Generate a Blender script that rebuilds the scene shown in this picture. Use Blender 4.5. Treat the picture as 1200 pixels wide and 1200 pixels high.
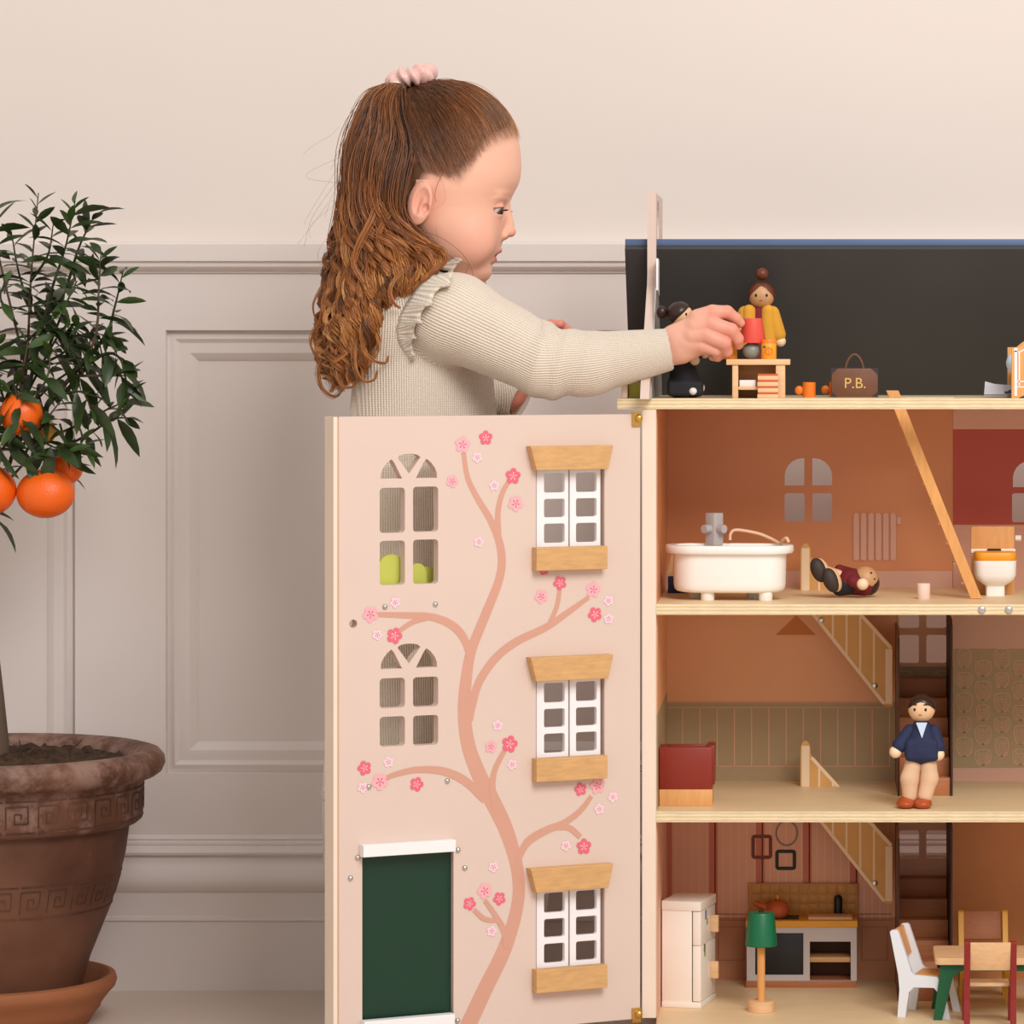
import bpy, bmesh, math, random
import numpy as np
from mathutils import Vector, Matrix
random.seed(7); RNG = np.random.default_rng(7)
for _o in list(bpy.data.objects): bpy.data.objects.remove(_o)
SC = bpy.context.scene; COL = SC.collection
# ---------------------------------------------------------------- camera
F = 4420.0; PU, PV = 953.0, 405.0; CAMZ = 0.738      # focal length (px), principal point (px), eye height (m)
cam = bpy.data.cameras.new('camera'); cam.sensor_width = 36; cam.lens = F/1200*36
cam.shift_x = -(PU-600)/1200; cam.shift_y = -(600-PV)/1200; cam.clip_start = .05; cam.clip_end = 60
camo = bpy.data.objects.new('camera', cam); COL.objects.link(camo)
camo.location = (0, 0, CAMZ); camo.rotation_euler = (math.pi/2, 0, 0); SC.camera = camo
# ---------------------------------------------------------------- light
def srgb(c):
    return tuple(((x/255)/12.92 if x/255 <= .04045 else ((x/255+.055)/1.055)**2.4) for x in c)
world = bpy.data.worlds.new('world'); SC.world = world; world.use_nodes = True
bg = world.node_tree.nodes['Background']; bg.inputs[0].default_value = (1.0, .935, .865, 1); bg.inputs[1].default_value = 0.74
def area(name, loc, target, size, power, col):
    l = bpy.data.lights.new(name, 'AREA'); l.energy = power; l.color = col; l.shape = 'SQUARE'; l.size = size
    o = bpy.data.objects.new(name, l); COL.objects.link(o); o.location = loc
    o.rotation_euler = (Vector(target)-Vector(loc)).to_track_quat('-Z', 'Y').to_euler(); return o
area('softbox_key', (.95, 1.05, 2.6), (-.25, 4.0, .6), 1.5, 90, (1.0, .978, .955))
SC.view_settings.view_transform = 'Standard'; SC.view_settings.look = 'None'
SC.view_settings.exposure = 0.0; SC.view_settings.gamma = 1.0; SC.view_settings.use_curve_mapping = False
# ---------------------------------------------------------------- materials
def rgba(c, k=1.0):
    r = srgb(c); return (min(r[0]*k, 1), min(r[1]*k, 1), min(r[2]*k, 1), 1)
MATS = {}
def mat(name, col, rough=.5, var=.06, vscale=12, bump=0., bscale=120, metal=0., spec=.4, coat=0., stretch=None, col2=None, detail=4, sss=0., sheen=0., coord='Object'):
    """principled material whose colour drifts between two tones with a noise texture, plus fine relief"""
    if name in MATS: return MATS[name]
    m = bpy.data.materials.new(name); m.use_nodes = True; nt = m.node_tree; N = nt.nodes; L = nt.links
    b = N['Principled BSDF']; b.inputs['Roughness'].default_value = rough; b.inputs['Metallic'].default_value = metal
    b.inputs['Specular IOR Level'].default_value = spec; b.inputs['Coat Weight'].default_value = coat
    if sss: b.inputs['Subsurface Weight'].default_value = sss; b.inputs['Subsurface Scale'].default_value = .006; b.inputs['Subsurface Radius'].default_value = (1, .35, .2)
    if sheen: b.inputs['Sheen Weight'].default_value = sheen
    tc = N.new('ShaderNodeTexCoord'); mp = N.new('ShaderNodeMapping'); L.new(tc.outputs[coord], mp.inputs[0])
    if stretch: mp.inputs['Scale'].default_value = stretch
    nz = N.new('ShaderNodeTexNoise'); nz.inputs['Scale'].default_value = vscale; nz.inputs['Detail'].default_value = detail
    L.new(mp.outputs[0], nz.inputs['Vector'])
    mx = N.new('ShaderNodeMix'); mx.data_type = 'RGBA'
    cr = N.new('ShaderNodeMapRange'); cr.inputs[1].default_value = .3; cr.inputs[2].default_value = .7
    L.new(nz.outputs[0], cr.inputs[0]); L.new(cr.outputs[0], mx.inputs[0])
    mx.inputs[6].default_value = rgba(col, 1-var); mx.inputs[7].default_value = rgba(col2, 1) if col2 else rgba(col, 1+var)
    L.new(mx.outputs[2], b.inputs['Base Color'])
    if bump:
        n2 = N.new('ShaderNodeTexNoise'); n2.inputs['Scale'].default_value = bscale; n2.inputs['Detail'].default_value = 3
        L.new(mp.outputs[0], n2.inputs['Vector'])
        bp = N.new('ShaderNodeBump'); bp.inputs['Strength'].default_value = bump; bp.inputs['Distance'].default_value = .002
        L.new(n2.outputs[0], bp.inputs['Height']); L.new(bp.outputs[0], b.inputs['Normal'])
    MATS[name] = m; return m
def mat_attr(name, rough=.5, spec=.4, sss=0., bump=0., bscale=400):
    m = bpy.data.materials.new(name); m.use_nodes = True; nt = m.node_tree; N = nt.nodes; L = nt.links
    b = N['Principled BSDF']; b.inputs['Roughness'].default_value = rough; b.inputs['Specular IOR Level'].default_value = spec
    if sss: b.inputs['Subsurface Weight'].default_value = sss; b.inputs['Subsurface Scale'].default_value = .004; b.inputs['Subsurface Radius'].default_value = (1, .35, .2)
    a = N.new('ShaderNodeAttribute'); a.attribute_name = 'Col'; L.new(a.outputs['Color'], b.inputs['Base Color'])
    if bump:
        n2 = N.new('ShaderNodeTexNoise'); n2.inputs['Scale'].default_value = bscale
        tc = N.new('ShaderNodeTexCoord'); L.new(tc.outputs['Object'], n2.inputs['Vector'])
        bp = N.new('ShaderNodeBump'); bp.inputs['Strength'].default_value = bump; bp.inputs['Distance'].default_value = .001
        L.new(n2.outputs[0], bp.inputs['Height']); L.new(bp.outputs[0], b.inputs['Normal'])
    MATS[name] = m; return m
def mat_bands(name, c1, c2, axis='Z', scale=300., rough=.55, sharp=True, bump=0., distort=0.):
    """regular bands along one axis (plywood plies, knit ribs)"""
    m = bpy.data.materials.new(name); m.use_nodes = True; nt = m.node_tree; N = nt.nodes; L = nt.links
    b = N['Principled BSDF']; b.inputs['Roughness'].default_value = rough; b.inputs['Specular IOR Level'].default_value = .3
    tc = N.new('ShaderNodeTexCoord'); wv = N.new('ShaderNodeTexWave'); wv.bands_direction = axis
    wv.inputs['Scale'].default_value = scale; wv.inputs['Distortion'].default_value = distort; wv.inputs['Detail'].default_value = 1
    L.new(tc.outputs['Object'], wv.inputs[0])
    mx = N.new('ShaderNodeMix'); mx.data_type = 'RGBA'; mx.inputs[6].default_value = rgba(c1); mx.inputs[7].default_value = rgba(c2)
    L.new(wv.outputs['Fac'], mx.inputs[0])
    nz = N.new('ShaderNodeTexNoise'); nz.inputs['Scale'].default_value = 60; L.new(tc.outputs['Object'], nz.inputs['Vector'])
    m2 = N.new('ShaderNodeMix'); m2.data_type = 'RGBA'; m2.blend_type = 'MULTIPLY'; m2.inputs[0].default_value = .25
    L.new(mx.outputs[2], m2.inputs[6]); L.new(nz.outputs[0], m2.inputs[7]); L.new(m2.outputs[2], b.inputs['Base Color'])
    if bump:
        bp = N.new('ShaderNodeBump'); bp.inputs['Strength'].default_value = bump; bp.inputs['Distance'].default_value = .0015
        L.new(wv.outputs['Fac'], bp.inputs['Height']); L.new(bp.outputs[0], b.inputs['Normal'])
    MATS[name] = m; return m
# ---------------------------------------------------------------- objects
def P(u, v, Y): return Vector(((u-PU)/F*Y, Y, CAMZ-(v-PV)/F*Y))
XF = {}                                              # world matrix of every object made here (by name)
def thing(name, label, cat, loc=(0, 0, 0), rz=0., group=None):
    o = bpy.data.objects.new(name, None); COL.objects.link(o); o.empty_display_size = .02
    o.location = loc; o.rotation_euler = (0, 0, rz); o['label'] = label; o['category'] = cat
    if group: o['group'] = group
    XF[o.name] = Matrix.Translation(Vector(loc)) @ Matrix.Rotation(rz, 4, 'Z'); return o
def tag(o, label=None, cat=None, group=None, kind=None):
    if label: o['label'] = label
    if cat: o['category'] = cat
    if group: o['group'] = group
    if kind: o['kind'] = kind
    return o
def link(name, me, m, parent=None, world=True):
    """link a mesh whose vertices are world coordinates (or parent-local ones) as one object"""
    o = bpy.data.objects.new(name, me); COL.objects.link(o)
    if m is not None:
        if isinstance(m, str): m = MATS[m]
        me.materials.clear(); me.materials.append(m)
    if parent is not None:
        o.parent = parent
        if world: me.transform(XF[parent.name].inverted())
        XF[o.name] = XF[parent.name]
    else: XF[o.name] = Matrix.Identity(4)
    return o
def smooth(me, on=True, angle=None):
    me.polygons.foreach_set('use_smooth', [on]*len(me.polygons))
    if angle is not None:
        try: me.set_sharp_from_angle(angle=math.radians(angle))
        except Exception: pass
def mesh(verts, faces, sm=False, angle=None, name='m'):
    me = bpy.data.meshes.new(name); me.from_pydata([tuple(v) for v in verts], [], [tuple(f) for f in faces]); me.update()
    if sm: smooth(me, True, angle)
    return me
def from_bm(bm, sm=False, angle=None):
    me = bpy.data.meshes.new('m'); bm.to_mesh(me); bm.free()
    if sm: smooth(me, True, angle)
    return me
def bm_box(bm, c, s, bev=0., M=None, seg=2):
    r = bmesh.ops.create_cube(bm, size=1.0); vs = r['verts']
    bmesh.ops.scale(bm, vec=s, verts=vs)
    if bev:
        es = list({e for v in vs for e in v.link_edges})
        rr = bmesh.ops.bevel(bm, geom=es, offset=bev, segments=seg, affect='EDGES', profile=.5)
        vs = list({v for f in rr['faces'] for v in f.verts} | {v for v in vs if v.is_valid})
    bmesh.ops.translate(bm, vec=c, verts=vs)
    if M is not None: bmesh.ops.transform(bm, matrix=M, verts=vs)
    return vs
def box(name, x0, x1, y0, y1, z0, z1, m, parent=None, bev=.0008, world=True, M=None):
    bm = bmesh.new(); bm_box(bm, ((x0+x1)/2, (y0+y1)/2, (z0+z1)/2), (abs(x1-x0), abs(y1-y0), abs(z1-z0)), bev, M)
    return link(name, from_bm(bm, bev > 0, 40), m, parent, world)
def rot_about(c, ang, axis='Z'):
    return Matrix.Translation(Vector(c)) @ Matrix.Rotation(ang, 4, axis) @ Matrix.Translation(-Vector(c))
def lathe_me(prof, n=32, c=(0, 0, 0), M=None, angle=40, a0=0., a1=2*math.pi):
    vs, fs = [], []; full = abs(a1-a0-2*math.pi) < 1e-6; k = len(prof)
    cols = n if full else n+1
    for i in range(cols):
        a = a0+(a1-a0)*i/n
        for r, z in prof: vs.append(Vector((c[0]+r*math.cos(a), c[1]+r*math.sin(a), c[2]+z)))
    for i in range(n):
        j = (i+1) % cols
        for q in range(k-1): fs.append((i*k+q, j*k+q, j*k+q+1, i*k+q+1))
    me = mesh(vs, fs); bm = bmesh.new(); bm.from_mesh(me); bpy.data.meshes.remove(me)
    bmesh.ops.remove_doubles(bm, verts=bm.verts, dist=1e-6); bmesh.ops.recalc_face_normals(bm, faces=bm.faces)
    if M is not None: bmesh.ops.transform(bm, matrix=M, verts=bm.verts)
    return from_bm(bm, True, angle)
def lathe(name, prof, m, parent=None, c=(0, 0, 0), n=32, M=None, world=True, angle=40):
    return link(name, lathe_me(prof, n, c, M, angle), m, parent, world)
def ball_me(c, r, n=16, M=None):
    rs = r if hasattr(r, '__len__') else (r, r, r)
    bm = bmesh.new(); bmesh.ops.create_uvsphere(bm, u_segments=n*2, v_segments=n, radius=1)
    bmesh.ops.scale(bm, vec=rs, verts=bm.verts)
    if M is not None: bmesh.ops.transform(bm, matrix=M, verts=bm.verts)
    bmesh.ops.translate(bm, vec=c, verts=bm.verts); return from_bm(bm, True)
def ball(name, c, r, m, parent=None, n=12, M=None, world=True): return link(name, ball_me(c, r, n, M), m, parent, world)
def tube_me(pts, rad, n=8, caps=True):
    pts = [Vector(p) for p in pts]; k = len(pts); rad = rad if hasattr(rad, '__len__') else [rad]*k
    vs, fs = [], []; nrm = None
    for i, p in enumerate(pts):
        t = (pts[min(i+1, k-1)]-pts[max(i-1, 0)]).normalized()
        if nrm is None: nrm = t.orthogonal().normalized()
        nrm = (nrm-t*nrm.dot(t)).normalized(); b = t.cross(nrm)
        for j in range(n):
            a = 2*math.pi*j/n; vs.append(p+(nrm*math.cos(a)+b*math.sin(a))*rad[i])
    for i in range(k-1):
        for j in range(n): fs.append((i*n+j, i*n+(j+1) % n, (i+1)*n+(j+1) % n, (i+1)*n+j))
    if caps: fs.append(tuple(range(n-1, -1, -1))); fs.append(tuple((k-1)*n+j for j in range(n)))
    return mesh(vs, fs, True, 50)
def tube(name, pts, rad, m, parent=None, n=8, world=True): return link(name, tube_me(pts, rad, n), m, parent, world)
def catmull(pts, n):
    pts = [np.array(p, float) for p in pts]; out = []; k = len(pts)
    ps = [2*pts[0]-pts[1]]+pts+[2*pts[-1]-pts[-2]]
    for t in np.linspace(0, k-1, n):
        i = min(int(t), k-2); f = t-i; a, b, c, d = ps[i:i+4]
        out.append(.5*((2*b)+(c-a)*f+(2*a-5*b+4*c-d)*f*f+(3*b-a-3*c+d)*f**3))
    return np.array(out)
def plate_me(loops, t, M, bev=0.):
    """flat board: first loop the outline, the others holes; local xy = outline, local z 0..t ; M maps to world"""
    cu = bpy.data.curves.new('tmp', 'CURVE'); cu.dimensions = '2D'; cu.fill_mode = 'BOTH'; cu.extrude = t/2-bev; cu.bevel_depth = bev; cu.bevel_resolution = 1; cu.offset = -bev
    for lp in loops:
        s = cu.splines.new('POLY'); s.points.add(len(lp)-1)
        for p, q in zip(s.points, lp): p.co = (q[0], q[1], 0, 1)
        s.use_cyclic_u = True
    ob = bpy.data.objects.new('tmp', cu); me = bpy.data.meshes.new_from_object(ob)
    bpy.data.objects.remove(ob); bpy.data.curves.remove(cu); me.materials.clear()
    me.transform(M @ Matrix.Translation((0, 0, t/2)))
    bm = bmesh.new(); bm.from_mesh(me); bmesh.ops.remove_doubles(bm, verts=bm.verts, dist=1e-7); bmesh.ops.recalc_face_normals(bm, faces=bm.faces)
    bm.to_mesh(me); bm.free(); smooth(me, False)
    return me
def plate(name, loops, t, M, m, parent=None, bev=0., world=True): return link(name, plate_me(loops, t, M, bev), m, parent, world)
def basis(o, ex, ey, ez):
    M = Matrix.Identity(4)
    for i, e in enumerate((ex, ey, ez)):
        for k in range(3): M[k][i] = e[k]
    for k in range(3): M[k][3] = o[k]
    return M
def MXZ(Y): return basis((0, Y, 0), (1, 0, 0), (0, 0, 1), (0, -1, 0))     # xy -> world XZ at depth Y, thickness towards the camera
def rrect(x0, x1, y0, y1, r, n=4):
    pts = []
    for cx, cy, a in ((x1-r, y1-r, 0), (x0+r, y1-r, 90), (x0+r, y0+r, 180), (x1-r, y0+r, 270)):
        for i in range(n+1):
            t = math.radians(a+90*i/n); pts.append((cx+r*math.cos(t), cy+r*math.sin(t)))
    return pts
def ribbon(pts, w, closed=False):
    """flat strip of polyline pts (2D) with widths w -> verts2d, quads"""
    pts = [np.array(p, float) for p in pts]; k = len(pts); w = w if hasattr(w, '__len__') else [w]*k
    vs, fs = [], []
    for i in range(k):
        a = pts[(i-1) % k] if closed else pts[max(i-1, 0)]; b = pts[(i+1) % k] if closed else pts[min(i+1, k-1)]
        t = b-a; t = t/(np.linalg.norm(t)+1e-12); nn = np.array((-t[1], t[0])); vs += [pts[i]-nn*w[i]/2, pts[i]+nn*w[i]/2]
    for i in range(k if closed else k-1):
        j = (i+1) % k; fs.append((2*i, 2*j, 2*j+1, 2*i+1))
    return vs, fs
class Flat:
    """collects thin printed shapes lying on a plane (local 2D + small lift)"""
    def __init__(s): s.v, s.f = [], []
    def add(s, vs, fs): o = len(s.v); s.v += [tuple(x) for x in vs]; s.f += [tuple(i+o for i in f) for f in fs]; return s
    def rib(s, pts, w, closed=False): return s.add(*ribbon(pts, w, closed))
    def poly(s, pts): return s.add(pts, [tuple(range(len(pts)))])
    def link(s, name, M, m, parent, lift=.0003):
        me = mesh([M @ Vector((x, y, lift)) for x, y in s.v], s.f); return link(name, me, m, parent)
# ---------------------------------------------------------------- implicit surfaces (smooth blended bodies)
def sm_min(a, b, k):
    if k <= 0: return np.minimum(a, b)
    h = np.clip(.5+.5*(b-a)/k, 0, 1); return b*(1-h)+a*h-k*h*(1-h)
def sm_max(a, b, k): return -sm_min(-a, -b, k)
def s_rc(p, a, b, ra, rb):
    a = np.array(a, float); b = np.array(b, float); d = b-a; t = np.clip(((p-a)@d)/max(d@d, 1e-9), 0, 1)
    return np.linalg.norm(p-a-t[:, None]*d, axis=1)-(ra+(rb-ra)*t)
def s_el(p, c, r, M=None):
    q = p-np.array(c, float)
    if M is not None: q = q@M
    r = np.array(r, float); k0 = np.linalg.norm(q/r, axis=1); k1 = np.linalg.norm(q/(r*r), axis=1)
    return k0*(k0-1)/np.maximum(k1, 1e-9)
def s_box(p, c, h, r, M=None):
    q = p-np.array(c, float)
    if M is not None: q = q@M
    q = np.abs(q)-(np.array(h, float)-r)
    return np.linalg.norm(np.maximum(q, 0), axis=1)+np.minimum(q.max(axis=1), 0)-r
def rotm(ax, deg):
    return np.array(Matrix.Rotation(math.radians(deg), 3, ax))
def sdf_raw(f, lo, hi, res, B=16, slack=1.6):
    lo = np.array(lo, float); n = np.ceil((np.array(hi, float)-lo)/res).astype(int)+1; n = ((n+B-1)//B)*B
    G = np.empty(n, np.float32); ax = [lo[i]+res*np.arange(n[i]) for i in range(3)]
    nb = n//B; cs = np.array(np.meshgrid(*[np.arange(k) for k in nb], indexing='ij')).reshape(3, -1).T
    cen = lo+res*(cs*B+(B-1)/2); fc = f(cen); rad = res*B*.5*1.733*slack
    for (i, j, k), d in zip(cs, fc):
        sl = (slice(i*B, i*B+B), slice(j*B, j*B+B), slice(k*B, k*B+B))
        if abs(d) > rad: G[sl] = d; continue
        X = np.array(np.meshgrid(ax[0][sl[0]], ax[1][sl[1]], ax[2][sl[2]], indexing='ij')).reshape(3, -1).T
        G[sl] = f(X).reshape(B, B, B)
    S = G < 0; act = np.zeros(n-1, bool); c8 = [(a, b, c) for a in (0, 1) for b in (0, 1) for c in (0, 1)]
    cnt = np.zeros(n-1, np.int8)
    for a, b, c in c8: cnt += S[a:n[0]-1+a, b:n[1]-1+b, c:n[2]-1+c]
    act = (cnt > 0) & (cnt < 8); idx = np.argwhere(act); vid = np.full(n-1, -1, np.int64); vid[act] = np.arange(len(idx))
    val = np.stack([G[idx[:, 0]+a, idx[:, 1]+b, idx[:, 2]+c] for a, b, c in c8], 1)
    acc = np.zeros((len(idx), 3)); num = np.zeros(len(idx))
    for p in range(8):
        for q in range(p+1, 8):
            dp = np.array(c8[q])-np.array(c8[p])
            if np.abs(dp).sum() != 1: continue
            va, vb = val[:, p], val[:, q]; mk = (va < 0) != (vb < 0); t = np.where(mk, va/np.where(mk, va-vb, 1), 0)
            acc += np.where(mk[:, None], np.array(c8[p])+t[:, None]*dp, 0); num += mk
    V = lo+res*(idx+acc/num[:, None]); Q = []
    for axn in range(3):
        o = [0, 0, 0]; o[axn] = 1; s0 = S[:n[0]-o[0], :n[1]-o[1], :n[2]-o[2]]; s1 = S[o[0]:, o[1]:, o[2]:]
        e = np.argwhere(s0 != s1); b, c = [(1, 2), (2, 0), (0, 1)][axn]
        e = e[(e[:, b] > 0) & (e[:, c] > 0) & (e[:, b] < n[b]-1) & (e[:, c] < n[c]-1)]
        q = []
        for db, dc in ((0, 0), (1, 0), (1, 1), (0, 1)):
            w = e.copy(); w[:, b] -= 1-db; w[:, c] -= 1-dc; q.append(vid[w[:, 0], w[:, 1], w[:, 2]])
        q = np.stack(q, 1); fl = ~s0[e[:, 0], e[:, 1], e[:, 2]]; q[fl] = q[fl][:, ::-1]; Q.append(q)
    Q = np.concatenate(Q); return V, Q[(Q >= 0).all(1)]
def np_mesh(V, Q, sm=True, cols=None):
    me = bpy.data.meshes.new('m'); V = np.asarray(V, np.float32); Q = np.asarray(Q, np.int32); k = Q.shape[1]
    me.vertices.add(len(V)); me.vertices.foreach_set('co', V.ravel()); me.loops.add(Q.size); me.loops.foreach_set('vertex_index', Q.ravel())
    me.polygons.add(len(Q)); me.polygons.foreach_set('loop_start', np.arange(0, Q.size, k, dtype=np.int32))
    me.update(calc_edges=True); me.validate()
    if sm: smooth(me)
    if cols is not None:
        at = me.color_attributes.new('Col', 'FLOAT_COLOR', 'POINT'); at.data.foreach_set('color', np.c_[cols, np.ones(len(cols))].astype(np.float32).ravel())
    return me
def px2w(V, Y):
    """body coordinates (u, depth, v), one unit = one pixel of size at depth Y -> metres"""
    s = Y/F; V = np.asarray(V, float); return np.stack([(V[:, 0]-PU)*s, Y+V[:, 1]*s, CAMZ-(V[:, 2]-PV)*s], 1)
def sdf_px(f, lo, hi, res, Y, colf=None):
    V, Q = sdf_raw(f, lo, hi, res); return np_mesh(px2w(V, Y), Q[:, ::-1], True, None if colf is None else colf(V))
def q3(u, v, d=0.):
    k = 1+d/F; return (PU+(u-PU)*k, d, PV+(v-PV)*k)
def blob(name, prims, k, Y, m, parent, res=1.0, pad=3):
    """smooth union of round cones ('rc',a,b,ra,rb), ellipsoids ('el',c,r[,M]) and boxes ('bx',c,h,r[,M]) in body pixels"""
    lo = np.array([1e9]*3); hi = -lo
    for p in prims:
        if p[0] == 'rc': pts = np.array([p[1], p[2]]); e = max(p[3], p[4])
        else: pts = np.array([p[1]]); e = np.max(p[2])*1.3
        lo = np.minimum(lo, pts.min(0)-e-pad); hi = np.maximum(hi, pts.max(0)+e+pad)
    def f(X):
        d = None
        for p in prims:
            g = s_rc(X, *p[1:]) if p[0] == 'rc' else s_el(X, *p[1:]) if p[0] == 'el' else s_box(X, *p[1:])
            d = g if d is None else sm_min(d, g, k)
        return d
    V, Q = sdf_raw(f, lo, hi, res, B=8); return link(name, np_mesh(px2w(V, Y), Q[:, ::-1]), m, parent)
# ================================================================ materials
mat('wall_paint', (224, 213, 206), .55, .012, 3, .05, 90)
mat('panel_paint', (224, 213, 208), .42, .012, 4, .04, 60)
mat('floor_paint', (214, 197, 184), .5, .03, 4)
mat('pink_paint', (216, 194, 182), .5, .012, 10, .03, 200)
mat('cream_edge', (234, 214, 196), .5, .02, 20)
mat('groove_brown', (205, 156, 128), .6, .03, 20)
mat('branch_print', (206, 154, 134), .55, .02, 20)
mat('blossom_dark', (226, 104, 124), .55, .02); mat('blossom_mid', (240, 172, 180), .55, .02); mat('blossom_pale', (240, 203, 212), .55, .02)
mat('blossom_eye', (196, 88, 112), .6, .02); mat('blossom_eye_pale', (246, 214, 214), .6, .02)
mat('white_paint', (240, 236, 238), .4, .015, 20)
mat('green_door_paint', (8, 52, 34), .4, .05, 30)
mat('beech', (206, 160, 106), .5, .10, 30, .08, 120, stretch=(1, 4, 9), detail=6)
mat('beech_light', (228, 184, 138), .5, .08, 30, .06, 120, stretch=(1, 4, 9), detail=6)
mat('beech_tall', (222, 160, 94), .5, .09, 30, .06, 120, stretch=(7, 4, 1), detail=6)
mat('birch_top', (232, 206, 164), .45, .05, 14, .02, 80, stretch=(1, 6, 1), detail=6)
mat_bands('ply_edge', (246, 230, 196), (226, 198, 150), 'Z', 85, .55, distort=1.2)
mat('brass', (212, 168, 90), .28, .05, metal=1.); mat('steel', (205, 202, 200), .25, .03, metal=1.)
mat('hole_dark', (90, 76, 66), .8)
mat('lime', (196, 202, 92), .5, .03)
mat('roof_inside', (66, 65, 66), .5, .05, 8, spec=.35); mat('roof_blue', (84, 104, 142), .5, .03)
mat('tan_wall', (214, 142, 94), .35, .03, 8, spec=.5); mat('tan_wall_brightened', (238, 174, 126), .4, .03, 8, spec=.5); mat('mauve', (218, 172, 152), .45, .03); mat('red_wall', (182, 78, 62), .42, .03)  # second tan is the bath tan painted lighter to brighten the middle storey
mat('sage', (178, 154, 118), .5, .04); mat('sage_line', (228, 178, 146), .5, .02); mat('skirting_pale', (214, 164, 142), .5, .03)
mat('stripe_base', (234, 176, 148), .5, .03); mat('stripe_red', (206, 116, 92), .5, .03); mat('stripe_pale', (244, 194, 168), .5, .02)
mat('wainscot_brown', (200, 138, 102), .5, .04); mat('wainscot_line', (168, 106, 76), .5, .02); mat('brown_wall', (214, 144, 92), .5, .05, 30)
mat('radiator_print', (220, 172, 154), .5, .02); mat('lampshade_print', (206, 124, 56), .5, .02)
mat('rail_panel', (216, 164, 96), .5, .05, 30); mat('rail_print', (240, 212, 178), .5, .03)
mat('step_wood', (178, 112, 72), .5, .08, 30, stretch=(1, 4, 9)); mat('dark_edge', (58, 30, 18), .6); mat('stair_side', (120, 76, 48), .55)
mat('frame_red', (120, 48, 30), .5); mat('frame_black', (36, 30, 30), .5); mat('frame_grey', (150, 124, 112), .5)
mat('gable_shade_grey', (172, 168, 164), .35, .03)  # grey that paints white in shade and gloss on the gable's inside
# ================================================================ room
WY = 4.35                                            # wall plane
def vz(v, Y=WY): return CAMZ-(v-PV)/F*Y
def ux(u, Y=WY): return (u-PU)/F*Y
XL, XR = -3.4, 2.6
def struct(o): o['kind'] = 'structure'; return o
struct(box('floor', XL, XR, -1.0, WY+.1, -.06, 0, 'floor_paint', bev=0))
struct(box('wall_back', XL, XR, WY, WY+.12, -.06, 2.9, 'wall_paint', bev=0))
def extrude_x(name, prof, m, x0=XL, x1=XR):
    """moulding profile (depth in front of wall, z) run along X"""
    k = len(prof); vs = [(x, WY-d, z) for x in (x0, x1) for d, z in prof]
    fs = [(i, i+1, k+i+1, k+i) for i in range(k-1)]
    me = mesh(vs, fs); bm = bmesh.new(); bm.from_mesh(me); bmesh.ops.recalc_face_normals(bm, faces=bm.faces); bm.to_mesh(me); bm.free()
    smooth(me, True, 28); return struct(link(name, me, m))
# chair rail: flat band, cove and bead (the wainscot skin below stands 16 mm proud of the plaster)
WS = .016
extrude_x('trim_1', [(0, vz(283)), (WS+.012, vz(285)), (WS+.014, vz(287)), (WS+.014, vz(306.5)), (WS+.010, vz(307.6)), (WS+.0095, vz(308.6)), (WS+.0115, vz(310.2)), (WS+.011, vz(313)), (WS+.007, vz(317)), (WS+.003, vz(318.5)), (WS+.003, vz(320)), (WS, vz(320.6))], 'panel_paint')
extrude_x('baseboard_back', [(d+WS, vz(v)) for d, v in ((0, 976), (.003, 978), (.005, 980.5), (.004, 982), (.007, 984), (.0075, 986), (.0068, 988), (.012, 991), (.016, 995), (.015, 998), (.010, 999.5), (.011, 1003), (.017, 1010), (.022, 1018), (.0245, 1026), (.0235, 1033), (.019, 1040), (.017, 1041.5), (.017, 1068), (.020, 1069.5), (.0205, 1073), (.018, 1075.5), (.018, 1076.5))]+[(WS+.018, -.01)], 'panel_paint')
# recessed fields: the stiles are one skin with openings, each opening lined by a mitred ogee
MPROF = [(WS, 0), (.0065, .0008), (.007, .003), (.0105, .0075), (.0112, .0100), (.009, .0125), (.0078, .0150), (.0082, .0200), (.0078, .0262), (.005, .0305), (.0025, .0338), (.0006, .0355), (-.001, .0362)]
def frame(name, u0, u1, v0, v1):
    x0, x1, z0, z1 = ux(u0), ux(u1), vz(v1), vz(v0); k = len(MPROF); vs, fs = [], []
    for d, o in MPROF:
        vs += [(x0+o, WY-d, z0+o), (x1-o, WY-d, z0+o), (x1-o, WY-d, z1-o), (x0+o, WY-d, z1-o)]
    for i in range(k-1):
        for j in range(4): fs.append((i*4+j, i*4+(j+1) % 4, (i+1)*4+(j+1) % 4, (i+1)*4+j))
    me = mesh(vs, fs); bm = bmesh.new(); bm.from_mesh(me); bmesh.ops.recalc_face_normals(bm, faces=bm.faces); bmesh.ops.reverse_faces(bm, faces=bm.faces) if sum(f.normal.y for f in bm.faces) > 0 else None; bm.to_mesh(me); bm.free()
    smooth(me, True, 28); return struct(link(name, me, 'panel_paint'))
FIELDS = ((-1060, -514), (-440, 91), (197, 1290), (1396, 2000))
for i, (u0, u1) in enumerate(FIELDS): frame('trim_%d' % (i+2), u0, u1, 387, 905)
skin = [[(XL, -.01), (XR, -.01), (XR, vz(284)), (XL, vz(284))]]+[[(ux(a), vz(905)), (ux(b), vz(905)), (ux(b), vz(387)), (ux(a), vz(387))] for a, b in FIELDS]
struct(plate('wall_wainscot', skin, WS, basis((0, WY, 0), (1, 0, 0), (0, 0, 1), (0, -1, 0)), 'panel_paint'))
for i, (u0, u1) in enumerate(FIELDS): struct(box('wall_field_%d' % (i+1), ux(u0), ux(u1), WY-.0004, WY+.002, vz(905), vz(387), 'panel_paint', bev=0))
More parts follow.
